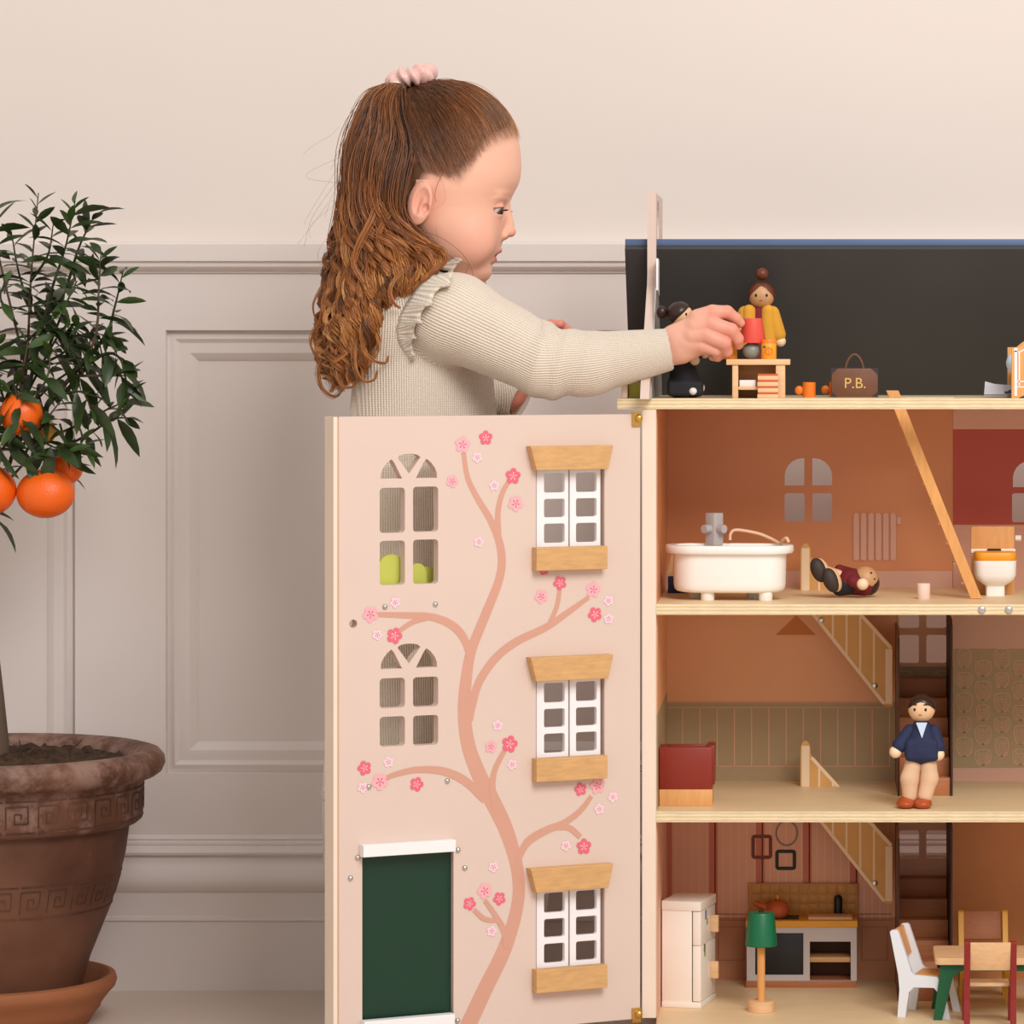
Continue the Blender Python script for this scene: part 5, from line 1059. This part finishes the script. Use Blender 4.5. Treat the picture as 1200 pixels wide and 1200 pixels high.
loft('tub_body', [stadium(110*s, W_-16*s, zr(693.5)), stadium(124*s, W_-7*s, zr(692)), stadium(130*s, W_-4*s, zr(689)), stadium(132*s, W_-2*s, zr(684)), stadium(134*s, W_, zr(647))], 'porcelain', tb)
loft('tub_rim', [stadium(134*s, W_-2*s, zr(648)), stadium(148*s, W_+12*s, zr(647.5)), stadium(151*s, W_+15*s, zr(645)), stadium(151*s, W_+15*s, zr(640)), stadium(149*s, W_+13*s, zr(638.2)), stadium(128*s, W_-6*s, zr(638.2)), stadium(124*s, W_-10*s, zr(641)), stadium(110*s, W_-18*s, zr(660)), stadium(90*s, W_-26*s, zr(663))], 'porcelain', tb, True, True)
for x, y in ((-24*s, -16*s), (44*s, -16*s), (-42*s, 20*s), (26*s, 20*s)): lathe('leg', [(0, .0), (7.6*s, 0), (8.1*s, .0006), (8.1*s, zr(690)), (0, zr(690))], 'porcelain', tb, (x, y, 0), 20, world=False)
tp = box('tap', -28*s, -13*s, 14*s, 29*s, zr(640), zr(602), 'tap_grey', tb, .0006, False, rot_about((-20.5*s, 21.5*s, 0), math.radians(50)))
for a in (50, -40):
    d = Vector((math.sin(math.radians(a)), -math.cos(math.radians(a)), 0)); c = Vector((-20.5*s, 21.5*s, zr(620.5))); tube('tap_knob', [c, c+d*17*s], 5*s, 'tap_grey', tb, 14, False)
tube('shower_hose', [tuple(p) for p in catmull([(-2*s, 22*s, zr(634)), (-1*s, 22*s, zr(626)), (6*s, 23*s, zr(622)), (30*s, 26*s, zr(626)), (46*s, 24*s, zr(632)), (58*s, 14*s, zr(637)), (62*s, 4*s, zr(633)), (67*s, -2*s, zr(630)), (70*s, -4*s, zr(635))], 40)], 1.8*s, 'cord_pale', tb, 8, False)
# little washstand half hidden behind the tub
Y = 4.03; ws = thing('washstand', 'small wooden piece with navy foot half hidden behind the bathtub', 'washstand', (X(788, Y), Y, Z2)); s = S_(Y)
box('foot', -5*s, 19*s, -.01, .012, .0, 20*s, 'navy', ws, .0006, False); loft('body', [[(-6*s, -.008, 20*s), (12*s, -.008, 20*s), (12*s, .01, 20*s), (-6*s, .01, 20*s)], [(0, -.006, 50*s), (10*s, -.006, 50*s), (10*s, .008, 50*s), (0, .008, 50*s)]], 'beech', ws); box('top', -2*s, 14*s, -.01, .01, 50*s, 54*s, 'beech_light', ws, .0005, False)
# toilet
Y = 3.985; tl = thing('toy_toilet', 'white toy toilet with orange lid and wooden cistern board beside ladder', 'toilet', (X(1166, Y), Y, Z2)); s = S_(Y); zr = lambda v: Z(v, Y)-Z2
def rsq(w, dp, z, r): return [(x, y, z) for x, y in rrect(-w/2, w/2, -dp/2, dp/2, r, 5)]
loft('bowl', [rsq(22*s, 22*s, 0, 3*s), rsq(22*s, 22*s, zr(686), 3*s), rsq(30*s, 30*s, zr(683.5), 6*s), rsq(43*s, 40*s, zr(679), 9*s), rsq(48*s, 45*s, zr(673), 10*s), rsq(49*s, 46*s, zr(656), 10*s)], 'porcelain', tl)
loft('lid', [rsq(47*s, 46*s, zr(656), 10*s), rsq(49*s, 47*s, zr(655), 10*s), rsq(49*s, 47*s, zr(648), 10*s), rsq(47*s, 45*s, zr(646.5), 9*s)], 'orange_paint', tl)
cb = box('cistern_board', -27*s, 24*s, 24*s, 29*s, 0, zr(618), 'beech_tall', tl, .0006, False); box('white_rim', -27*s, 25*s, 22.5*s, 24*s, zr(649), zr(644.5), 'porcelain', tl, .0003, False); box('flush_slot', -8*s, 8*s, 18*s, 21*s, zr(646.5), zr(644), 'dark_edge', tl, 0, False); lathe('paper_knob', [(0, 0), (3.6*s, 0), (3.6*s, 7*s), (0, 7*s)], 'white_book', tl, (0, 0, 0), 14, Matrix.Translation((25*s, 26*s, zr(632))) @ Matrix.Rotation(math.pi/2, 4, 'Y'), False)
Y = 3.93; o = lathe('toilet_roll', [(0, 0), (7.3*S_(Y), 0), (7.6*S_(Y), .0004), (7.6*S_(Y), .0158), (7.2*S_(Y), .0163), (2.5*S_(Y), .0163), (2.4*S_(Y), .011), (0, .011)], 'pink_roll', None, P(1082.5, 702, Y), 28); o.data.transform(Matrix.Translation((0, 0, Z2-P(1082.5, 702, Y).z))); tag(o, 'pale pink paper roll standing on the bathroom floor', 'roll')
# ---------------------------------------------------------------- middle storey
Y = 3.893; sf = thing('toy_armchair', 'dark red toy armchair on a wooden base at the left of middle floor', 'armchair', (-.1205, Y, Z1)); s = S_(Y)
x0, x1 = -.0385, X(835, Y)+.1205; hb1 = .0175; ht = Z(876, Y)-Z1
box('wooden_base', x0, x1, 0, .044, 0, hb1, 'sofa_base', sf, .0006, False); box('back_panel', x0, x1-.0004, 0, .007, hb1, ht, 'sofa_red', sf, .0008, False); box('arm', x0, x0+.008, .007, .046, hb1, ht-.001, 'sofa_red', sf, .0008, False); box('arm', x1-.006, x1+.002, .007, .048, hb1+.004, ht+.001, 'sofa_red', sf, .0008, False); box('front_panel', x0+.008, x1-.006, .040, .046, hb1, ht-.001, 'sofa_red', sf, .0008, False); box('seat', x0+.008, x1-.006, .007, .040, hb1, hb1+.014, 'sofa_red', sf, .0008, False)
# ---------------------------------------------------------------- ground storey
Y = 3.945; fr = thing('toy_fridge', 'white toy fridge with wooden handles at the left of the kitchen', 'fridge', (-.1400, Y, Z0), math.radians(-13)); hf = Z(1056, Y)-Z0
fx0, fx1 = -.0190, .0235
box('cabinet', fx0, fx1-.010, 0, .062, .005, hf-.009, 'fridge_white', fr, .0006, False); box('foot_slab', fx0, fx1, -.001, .063, 0, .0062, 'fridge_white', fr, .0008, False); box('top_slab', fx0, fx1, -.001, .063, hf-.010, hf, 'fridge_white', fr, .0008, False)
box('door_gap', fx1-.0102, fx1-.0094, .001, .061, .007, hf-.0105, 'fridge_gap', fr, 0, False)
for za, zb2, hz in ((.0070, .0650, .034), (.0656, hf-.0106, .083)):
    dr = box('door', fx1-.0092, fx1-.0005, .0005, .061, za, zb2, 'fridge_white', fr, .0006, False); box('handle', fx1-.0005, fx1+.008, .040, .044, hz-.009, hz+.009, 'beech_light', dr, .0008, False)
for (yy, zz, w, h, m) in ((.018, .090, .006, .010, 'magnet_blue'), (.024, .084, .005, .006, 'magnet_green'), (.014, .052, .005, .012, 'magnet_green'), (.013, .057, .006, .008, 'magnet_purple')): box('magnet', fx1-.0006, fx1-.0001, yy, yy+w, zz, zz+h, m, fr, .0002, False)
Y = 4.068; ku = thing('kitchen_unit', 'grey toy kitchen unit with ochre worktop, oven and tiled splashback', 'kitchen unit', (X(940, Y), Y, Z0)); s = S_(Y); zr = lambda v: (1152-v)*s
x = lambda u: (u-940)*s; D = .05
box('plinth', x(874), x(1003.5), 0, D-.002, 0, zr(1144), 'step_wood', ku, .0005, False)
hl = [[(x(875), zr(1144)), (x(1004), zr(1144)), (x(1004), zr(1081)), (x(875), zr(1081))], [(x(885), zr(1137)), (x(885), zr(1088)), (x(941.5), zr(1088)), (x(941.5), zr(1137))], [(x(949), zr(1144.0)+.0003), (x(949), zr(1098)), (x(997), zr(1098)), (x(997), zr(1144)+.0003)]]
plate('cabinet_front', hl, .004, basis((0, .004, 0), (1, 0, 0), (0, 0, 1), (0, -1, 0)), 'unit_grey', ku, 0, False); box('oven_door', x(885)+.0002, x(941.5)-.0002, .0012, .004, zr(1137)+.0002, zr(1088)-.0002, 'oven_black', ku, .0003, False)
box('cabinet_back', x(875), x(1004), D-.006, D-.003, zr(1144), zr(1081), 'inner_dark', ku, 0, False)
for u in (875, 945, 1001): box('cabinet_side', x(u), x(u)+.0025, .004, D-.006, zr(1144), zr(1081), 'inner_dark', ku, 0, False)
box('shelf', x(949), x(997), .0045, D-.008, zr(1123), zr(1117), 'beech', ku, .0004, False); wt = zr(1073.5); box('worktop', x(874), x(1005), -.002, D-.004, zr(1081), wt, 'counter_ochre', ku, .0006, False)
bs = box('splashback', x(877), x(1006), D-.004, D, zr(1081), zr(1037), 'grout', ku, .0008, False)
for r in range(3):
    for c_ in range(11): box('tile', x(879.5+c_*11.4), x(889.9+c_*11.4), D-.0048, D-.0035, zr(1072-r*11.5)+.0001, zr(1061.6-r*11.5), 'tile_ochre', bs, .0003, False)
box('hob', x(905), x(936), .008, .036, wt, wt+.0006, 'black_paint', ku, 0, False); cbd = box('sink_board', x(947), x(999), .006, .034, wt, wt+.0028, 'beech_light', ku, .0004, False)
lathe('tap', [(0, 0), (4.9*s, 0), (4.9*s, 20*s), (4.2*s, 22.5*s), (2.4*s, 24.2*s), (0, 24.6*s)], 'black_paint', ku, (x(982.5), .038, wt), 20, world=False)
tpz = Vector((X(940, Y)+x(911), Y+.022, Z0+wt+.0006)); tpo = thing('toy_teapot', 'terracotta toy teapot on the kitchen hob', 'teapot', tuple(tpz))
lathe('pot_body', [(0, 0), (10*s, 0), (13.2*s, 4*s), (14*s, 9*s), (12.5*s, 14.5*s), (8*s, 19*s), (3*s, 20*s), (0, 20*s)], 'terracotta_red', tpo, (0, 0, 0), 28, world=False); lathe('lid_knob', [(0, 0), (1.8*s, 0), (1.4*s, 2*s), (2.6*s, 4*s), (1.8*s, 6*s), (0, 6.6*s)], 'counter_ochre', tpo, (0, 0, 19.6*s), 16, world=False); lathe('lid', [(0, 0), (3.4*s, 0), (2.8*s, .9*s), (0, 1.0*s)], 'dark_edge', tpo, (0, 0, 19.6*s), 16, world=False)
tube('spout', [(-9*s, 0, 9*s), (-18*s, 0, 13*s), (-28*s, 0, 16.5*s)], [4.2*s, 3.6*s, 2.7*s], 'terracotta_red', tpo, 12, False)
Y = 3.925; fl2 = thing('toy_floor_lamp', 'toy floor lamp with dark green shade and wooden pole in the kitchen', 'lamp', (X(892, Y), Y, Z0)); s = S_(Y); zr = lambda v: Z(v, Y)-Z0
lathe('base', [(0, 0), (15.2*s, 0), (15.7*s, .0005), (15.7*s, 12*s), (15*s, 12.6*s), (0, 12.6*s)], 'beech_light', fl2, (0, 0, 0), 32, world=False); tube('pole', [(0, 0, 12*s), (0, 0, zr(1100))], 4.6*s, 'beech_tall', fl2, 18, False)
lathe('shade', [(0, zr(1106)), (18*s, zr(1108)), (19*s, zr(1107)), (15.6*s, zr(1071)), (14.5*s, zr(1069)), (0, zr(1068.5))], 'shade_green', fl2, (0, 0, 0), 32, world=False); lathe('finial', [(0, 0), (3*s, 0), (3*s, .0008), (0, .0008)], 'dark_edge', fl2, (0, 0, zr(1068.5)), 12, world=False)
# dining table
ta = thing('dining_table', 'toy dining table with pale wooden top and green legs', 'table', (X(1160, 3.9), 3.9, Z0)); tx0, tx1 = X(1096, 3.868), X(1238, 3.868); zt = Z(1122.5, 3.868)
plate('tabletop', [rrect(tx0, tx1, 3.864, 3.948, .006)], .0068, basis((0, 0, zt-.0068), (1, 0, 0), (0, 1, 0), (0, 0, 1)), 'beech_light', ta, .0006)
def legp(m, flip): 
    f = (lambda u: u) if not flip else (lambda u: 2334-u); return [(X(f(a), 3.872), max(Z(b, 3.872), Z0)) for a, b in ((1094, 1200), (1104, 1200), (1117, 1144), (1127, 1138), (1240, 1138) if False else (1131, 1137), (1131, 1129.5), (1103, 1129.5))]
for Yt in (3.878, 3.944):
    for fp_ in (0, 1): pts = legp(0, fp_); plate('leg', [pts if fp_ else pts[::-1]], .007, MXZ(Yt), 'table_green', ta, .0003)
    box('apron', X(1130, 3.872), X(1204, 3.872), Yt-.007, Yt, Z(1138, 3.872), zt-.0068, 'table_green', ta, 0)
# chairs
def side_chair(label, loc, rz, mcol, mseat, mirror=1):
    ch = thing('toy_chair', label, 'chair', loc, rz, 'chairs around the toy table'); s = S_(3.889)
    pr = [(1041, 1093), (1043, 1091), (1048.5, 1090.5), (1051, 1092.5), (1067, 1139), (1071, 1142.5), (1098, 1143.5), (1103, 1150), (1113.5, 1192.5), (1104.5, 1192.5), (1098, 1161), (1094, 1156.5), (1070, 1157), (1064, 1163), (1059.5, 1192.5), (1050, 1192.5), (1052.5, 1160), (1051, 1143)]
    pts = [((u-1078)*s, (1192.5-v)*s) for u, v in pr]
    for y in (0, .047): plate('side_frame', [pts], .006, basis((0, y, 0), (1, 0, 0), (0, 0, 1), (0, -1, 0)), mcol, ch, .0004, False)
    box('seat', -10*s, 20*s, 0, .041, 46*s, 50*s, mseat, ch, .0005, False); th = math.radians(-17); M = Matrix.Translation((-30*s, .0205, 84*s)) @ Matrix.Rotation(th, 4, 'Y')
    box('backrest', -.0018, .0018, -.0205, .0205, -17*s, 17*s, mseat, ch, .0005, False, M); return ch
side_chair('pale blue-white toy chair with wooden back at the left end of the table', (X(1080, 3.895), 3.889, Z0), math.radians(-15), 'chair_white', 'beech_tall')
side_chair('dark red toy chair seen from behind, pulled up to the near table side', (X(1159.5, 3.84)+.0205, 3.846, Z0), math.radians(90), 'chair_red', 'beech_light')
side_chair('yellow toy chair facing the viewer on the far table side', (X(1155, 3.96)-.0205, 3.999, Z0), math.radians(-90), 'chair_yellow', 'step_wood')
# ---------------------------------------------------------------- white lidded stool behind the open panel
so = thing('stool', 'white rounded lidded stool peeking out behind the open panel edge', 'stool', (-.416, 4.195, 0)); rS = .130
lathe('stool_body', [(0, .0), (rS*.74, 0), (rS*.80, .006), (rS*.90, .09), (rS*.985, .17), (rS, .232), (rS*.99, .236), (0, .236)], 'stool_white', so, (0, 0, 0), 64, world=False); lathe('lid', [(0, .2375), (rS*1.0, .2375), (rS*1.005, .242), (rS*.985, .256), (rS*.93, .266), (rS*.8, .271), (0, .273)], 'stool_white', so, (0, 0, 0), 64, world=False)
# ================================================================ potted orange tree
TY = 4.105; TX = X(-12, TY); ts = S_(TY); tz = lambda v: Z(v, TY)
mat('terracotta_old', (86, 50, 35), .6, .25, 9, .3, 60, col2=(116, 76, 56), detail=8); mat('saucer_clay', (150, 92, 58), .7, .10, 12, .2, 80); mat('soil', (42, 28, 20), .95, .4, 60, .8, 150, col2=(84, 58, 38))
mat('bark', (92, 76, 62), .85, .2, 30, .5, 120, stretch=(1, 1, .25)); mat('leaf_green', (28, 46, 20), .42, .25, 30, col2=(58, 78, 32), spec=.5); mat('leaf_young', (50, 76, 32), .4, .2, 30, col2=(74, 100, 42)); mat('twig', (52, 58, 34), .7, .1)
mat('orange_peel', (242, 102, 14), .38, .06, 6, .35, 420, spec=.5); mat('orange_green', (196, 140, 50), .4, .08, 8, .3, 420); mat('blossom_bud', (214, 192, 120), .6)
def patina(m, col, lo, hi, scale):
    nt = m.node_tree; N = nt.nodes; L = nt.links; b = N['Principled BSDF']; src = b.inputs['Base Color'].links[0].from_socket
    tc = N.new('ShaderNodeTexCoord'); nz = N.new('ShaderNodeTexNoise'); nz.inputs['Scale'].default_value = scale; nz.inputs['Detail'].default_value = 9; nz.inputs['Roughness'].default_value = .68; L.new(tc.outputs['Object'], nz.inputs['Vector'])
    sp = N.new('ShaderNodeSeparateXYZ'); L.new(tc.outputs['Object'], sp.inputs[0]); mz = N.new('ShaderNodeMapRange'); mz.inputs[1].default_value = lo; mz.inputs[2].default_value = hi; mz.inputs[3].default_value = -.16; mz.inputs[4].default_value = .08; L.new(sp.outputs[2], mz.inputs[0])
    ad = N.new('ShaderNodeMath'); L.new(nz.outputs[0], ad.inputs[0]); L.new(mz.outputs[0], ad.inputs[1]); mr = N.new('ShaderNodeMapRange'); mr.inputs[1].default_value = .50; mr.inputs[2].default_value = .70; mr.inputs[4].default_value = .75; L.new(ad.outputs[0], mr.inputs[0])
    mx = N.new('ShaderNodeMix'); mx.data_type = 'RGBA'; L.new(mr.outputs[0], mx.inputs[0]); L.new(src, mx.inputs[6]); mx.inputs[7].default_value = rgba(col); L.new(mx.outputs[2], b.inputs['Base Color'])
patina(MATS['terracotta_old'], (152, 122, 110), .16, .25, 34)
sa = thing('plant_saucer', 'round terracotta saucer under the old flower pot', 'saucer', (TX, TY, 0)); 
lathe('saucer_dish', [(0, 0), (112*ts, 0), (116*ts, .003), (124*ts, .014), (128*ts, .018), (129*ts, .022), (139*ts, .034), (145*ts, .040), (147*ts, .046), (145*ts, .052), (139*ts, .0535), (132*ts, .050), (122*ts, .036), (112*ts, .022), (0, .021)], 'saucer_clay', sa, (0, 0, 0), 72, world=False)
pt = thing('flower_pot', 'large weathered terracotta pot with Greek key bands beside the panelled wall', 'pot', (TX, TY, .0215)); pz = lambda v: tz(v)-.0215
prof = [(0, .0), (100*ts, 0), (104*ts, .004), (108*ts, pz(1150)), (116*ts, pz(1122)), (128*ts, pz(1092)), (140*ts, pz(1062)), (150*ts, pz(1030)), (157*ts, pz(1000)), (161*ts, pz(972)), (162*ts, pz(966)), (171*ts, pz(964)), (176*ts, pz(960)), (177.5*ts, pz(950)), (178*ts, pz(916)), (180*ts, pz(912)), (192*ts, pz(910)), (199*ts, pz(905)), (203*ts, pz(896)), (202*ts, pz(888)), (196*ts, pz(881)), (186*ts, pz(878)), (176*ts, pz(880)), (167*ts, pz(887)), (162*ts, pz(900)), (158*ts, pz(930)), (0, pz(932))]
lathe('pot_body', prof, 'terracotta_old', pt, (0, 0, 0), 96, world=False, angle=60)
KEY = [(0, 0), (0, 1), (.78, 1), (.78, .22), (.30, .22), (.30, .66), (.54, .66), (.54, .44)]
def key_band(rf, z0, z1, n, w, nm):
    vs, fs = [], []
    def seg(a, b):
        (t0, h0), (t1, h1) = a, b; L = math.hypot((t1-t0)*200*ts, (h1-h0)*1); k = max(2, int(abs(t1-t0)/.03)+2); o = len(vs)
        for i in range(k):
            f = i/(k-1); th = t0+(t1-t0)*f; h = h0+(h1-h0)*f; hor = abs(t1-t0)*.18 > abs(h1-h0)
            for sg in (-1, 1):
                tt = th+(0 if hor else sg*w/2/.18); hh = h+(sg*w/2 if hor else 0); r = rf(hh)+.0007
                for rr_ in (r-.004, r): vs.append((rr_*math.cos(tt), rr_*math.sin(tt), hh))
        for i in range(k-1):
            a0 = o+4*i; b0 = a0+4; fs.extend([(a0+1, b0+1, b0+3, a0+3), (a0, b0, b0+1, a0+1), (a0+2, a0+3, b0+3, b0+2)])
        e = o+4*(k-1); fs.extend([(o, o+1, o+3, o+2), (e, e+2, e+3, e+1)])
    for i in range(n):
        a0 = 2*math.pi*i/n; da = 2*math.pi/n*.86; P_ = [(a0+x_*da, z0+y_*(z1-z0)) for x_, y_ in KEY]
        for p, q in zip(P_[:-1], P_[1:]): seg(p, q)
    dz = (z1-z0)*.22
    for zz in (z0-dz, z1+dz):
        for i in range(n): seg((2*math.pi*i/n, zz), (2*math.pi*(i+.9)/n, zz))
    me = mesh(vs, fs); bm = bmesh.new(); bm.from_mesh(me); bmesh.ops.recalc_face_normals(bm, faces=bm.faces); bm.to_mesh(me); bm.free(); o = link('greek_key_band', me, mat('terracotta_dirty', (70, 42, 30), .7, .3, 20, col2=(104, 70, 54)), pt, False); o['kind'] = 'stuff'
def rprof(h):
    zs = [p[1] for p in prof[1:19]]; rs = [p[0] for p in prof[1:19]]; return float(np.interp(h, zs, rs))
key_band(rprof, pz(951), pz(926), 30, .0016, 'a'); key_band(rprof, pz(1053), pz(1027), 28, .0014, 'b')
# soil: crumbly disc
vs, fs = [], []; nr_, na = 26, 90
for i in range(nr_):
    for j in range(na):
        r = 160*ts*i/(nr_-1); a = 2*math.pi*j/na; vs.append((r*math.cos(a), r*math.sin(a), pz(893)+RNG.normal(0, .0024)+.008*(1-(i/nr_)**2)-(.004 if i == nr_-1 else 0)))
for i in range(nr_-1):
    for j in range(na): fs.append((i*na+j, (i+1)*na+j, (i+1)*na+(j+1) % na, i*na+(j+1) % na))
o = link('soil', mesh(vs, fs, True), 'soil', pt, False); o['kind'] = 'stuff'
for k in range(5):
    a = RNG.uniform(4.2, 5.9); r = RNG.uniform(.03, .12); c = Vector((r*math.cos(a)+.02, r*math.sin(a)*.6, pz(886))); tube('dry_root', [c, c+Vector((RNG.uniform(-.006, .006), 0, .010)), c+Vector((RNG.uniform(-.012, .012), 0, .021))], [.0012, .0008, .0005], 'soil', pt, 5, False)
# tree
tr = thing('orange_tree', 'small orange tree with dark glossy leaves and ripe oranges in the terracotta pot', 'tree', (TX, TY, pz(886)+.0215)); R0 = tr.location
def T(u, v, d=0.): return Vector((X(u, TY), TY+d*ts, tz(v)))-R0
tube('trunk', [T(-8, 900), T(-6, 868), T(-9, 820), T(-16, 740), T(-14, 660), T(-10, 590)], [.017, .0150, .0130, .0110, .0105, .0095], 'bark', tr, 14, False)
shoots = []                                           # (points in (u, v, depth px), leaf size, leaf spacing)
def shoot(pts, size=1., n=None): shoots.append(([np.array((p[0], p[1], p[2] if len(p) > 2 else 0.), float) for p in pts], size, n))
for p in ([(-8, 600, 0), (20, 520, -10), (34, 430, -14), (38, 330, -10), (45, 226, 0)], [(20, 520, -10), (48, 420, -30), (66, 345, -34), (82, 290, -26), (92, 236, -20)], [(36, 420, 10), (72, 340, 20), (88, 290, 22), (108, 250, 18)],
          [(20, 520, 0), (80, 450, -20), (118, 400, -40), (124, 340, -44), (126, 296, -40)], [(80, 450, -20), (128, 395, -30), (140, 360, -30), (148, 318, -20)], [(70, 470, -10), (120, 420, -40), (150, 420, -50), (160, 470, -50)], [(40, 520, 0), (90, 500, -20), (130, 480, -30), (158, 468, -36)],
          [(60, 530, 10), (100, 510, 14), (128, 492, 16), (150, 490, 20)], [(40, 540, -30), (80, 530, -50), (100, 520, -56), (112, 520, -56)], [(30, 430, 0), (10, 340, -10), (0, 290, -16), (-6, 246, -10)], [(36, 370, 10), (18, 320, 20), (8, 270, 24)],
          [(38, 330, -10), (62, 300, -30), (70, 262, -36)], [(30, 460, -30), (40, 430, -60), (48, 400, -72)], [(48, 430, -30), (88, 410, -50), (104, 380, -60)], [(20, 500, -30), (10, 440, -60), (6, 400, -70)], [(30, 540, -30), (60, 500, -60), (84, 470, -70)], [(0, 540, -30), (20, 520, -66), (30, 510, -80)], [(-10, 560, -20), (-6, 520, -60), (10, 480, -84)], [(20, 560, -40), (44, 540, -70), (60, 530, -84)],
          [(-8, 590, 10), (24, 570, 30), (60, 560, 50), (80, 545, 54)], [(10, 500, 20), (50, 450, 60), (90, 420, 80), (110, 390, 84)], [(0, 480, 30), (30, 400, 70), (50, 340, 70)], [(10, 560, -40), (-4, 590, -56), (4, 606, -60)], [(60, 410, -20), (84, 360, -40), (100, 330, -50)], [(90, 440, -30), (130, 440, -50), (158, 440, -44)], [(36, 400, -20), (60, 385, -60), (80, 372, -70)], [(24, 380, -20), (14, 352, -60), (20, 330, -66)], [(20, 500, -20), (50, 470, -56), (70, 440, -70), (74, 410, -74)], [(10, 470, -20), (30, 450, -70), (40, 470, -90), (44, 500, -92)], [(60, 470, -20), (90, 460, -50), (110, 460, -60), (118, 480, -60)], [(0, 450, -20), (10, 430, -70), (14, 450, -86)], [(30, 520, -20), (60, 515, -60), (74, 520, -76), (96, 530, -76)], [(20, 480, 10), (60, 400, 20), (76, 380, 30), (84, 400, 40)], [(-4, 520, -40), (10, 510, -80), (24, 530, -92)]): shoot(p)
for k in range(26):                                   # the half of the crown left of the picture, and the back
    a = RNG.uniform(1.9, 4.6); rr_ = RNG.uniform(80, 165); tv = RNG.uniform(240, 560); d = rr_*math.sin(a)*.6*(1 if k % 2 else -1); u = -12+rr_*math.cos(a)*(1 if math.cos(a) < 0 else .5)
    shoot([(-10, 590, 0), (-10+(u+10)*.3, 500+(tv-500)*.2, d*.3), (-10+(u+10)*.75, tv+50, d*.8), (u, tv, d)], 1.0)
bmv = []
def w3(q): return Vector((X(q[0], TY), TY+q[2]*ts, tz(q[1])))-R0
for i, (pts, sz, n) in enumerate(shoots):
    c = catmull(pts, 14); tube('branch', [w3(q) for q in c], list(np.linspace(.0028 if i < 6 else .0018, .0007, 14)), 'twig' if i % 3 else 'bark', tr, 6, False)
# leaf meshes: pointed blades folded along the midrib and curved
def leaf_mesh(L, W, curl, fold, m):
    vs, fs = [], []; n = 6; wd = [0, .62, .98, .92, .55, 0]; ps = [0, .2, .42, .62, .84, 1]
    for j in range(n):
        x_ = L*ps[j]; z_ = -curl*L*ps[j]**2; w = W/2*wd[j]; vs += [(x_, -w, z_+fold*w), (x_, 0, z_), (x_, w, z_+fold*w)]
    for j in range(n-1):
        for k in (0, 1): fs.append((3*j+k, 3*j+k+1, 3*j+3+k+1, 3*j+3+k))
    me = mesh(vs, fs, True); me.materials.append(MATS[m]); return me
LM = [leaf_mesh(.036, .0122, .25, .35, 'leaf_green'), leaf_mesh(.041, .0120, .42, .3, 'leaf_green'), leaf_mesh(.033, .0125, .12, .4, 'leaf_green'), leaf_mesh(.032, .0105, .05, .45, 'leaf_young'), leaf_mesh(.045, .0135, .5, .25, 'leaf_green')]
inst = []
for pts, sz, n in shoots:
    c = catmull(pts, 60); W3 = [w3(q) for q in c]; L = sum((W3[i+1]-W3[i]).length for i in range(59)); nl = int(L*.72/.0064); ph = RNG.uniform(0, 6.28)
    for k in range(nl):
        f = .30+.70*(k+.5)/nl; i = min(int(f*59), 58); p = W3[i]; t = (W3[i+1]-W3[max(i-1, 0)]).normalized(); ph += 2.4
        side = t.orthogonal().normalized(); b = t.cross(side); d = side*math.cos(ph)+b*math.sin(ph); up_ = .75*f if f > .7 else .25
        dr = (d*1.0+t*(.35+.9*max(f-.6, 0)*2.0)+Vector((0, 0, -.55*(1-f)-.05))).normalized(); nz_ = Vector((0, 0, 1))-dr*dr.z; nz_ = nz_+Vector(RNG.normal(0, .45, 3)); nz_ = (nz_-dr*nz_.dot(dr)).normalized(); sd = nz_.cross(dr)
        s = RNG.uniform(.72, 1.15)*(.8 if f > .93 else 1); Mx = basis(p, dr*s, sd*s, nz_*s); inst.append((Mx, 3 if (f > .86 and RNG.uniform() < .6) else int(RNG.integers(0, 5)) if RNG.uniform() < .9 else 1))
def uof(Mx): p = Mx.translation+R0; return PU+F*p.x/p.y
vis = [k for k in inst if uof(k[0]) > -18]; vis.sort(key=lambda k: k[0].translation.y); keep = vis[:300]; rest = [k for k in inst if not any(k is q for q in keep)]
for Mx, q in keep:
    o = bpy.data.objects.new('leaf', LM[q]); COL.objects.link(o); o.parent = tr; o.matrix_local = Mx
if rest:
    V_, F_ = [], []; mi = []
    for Mx, q in rest:
        o0 = len(V_); V_ += [Mx @ v.co for v in LM[q].vertices]; F_ += [tuple(i+o0 for i in p.vertices) for p in LM[q].polygons]
    o = link('leaves_behind', mesh(V_, F_, True), 'leaf_green', tr, False); o['kind'] = 'stuff'
for u, v, d, r, m in ((66, 576, -62, (33.5, 29, 28.5), 'orange_peel'), (1, 572, -66, (32, 29, 29.5), 'orange_peel'), (40, 484, -72, (24.5, 24, 25), 'orange_peel'), (82, 548, -20, (19, 19, 19), 'orange_peel'), (56, 505, -22, (14, 14, 16), 'orange_green')):
    c = T(u, v, d); rr_ = [q*ts for q in r]; og = ball('orange', c, (rr_[0], rr_[1], rr_[2]), m, tr, 20, world=False); tube('fruit_stalk', [c+Vector((0, 0, rr_[2]*.96)), c+Vector((-.003, .004, rr_[2]+.012)), c+Vector((-.010, .014, rr_[2]+.03))], .0013, 'twig', og, 6, False)
    ball('calyx', c+Vector((0, 0, rr_[2]*.99)), (.0042, .0042, .0012), 'leaf_green', og, 6, world=False)
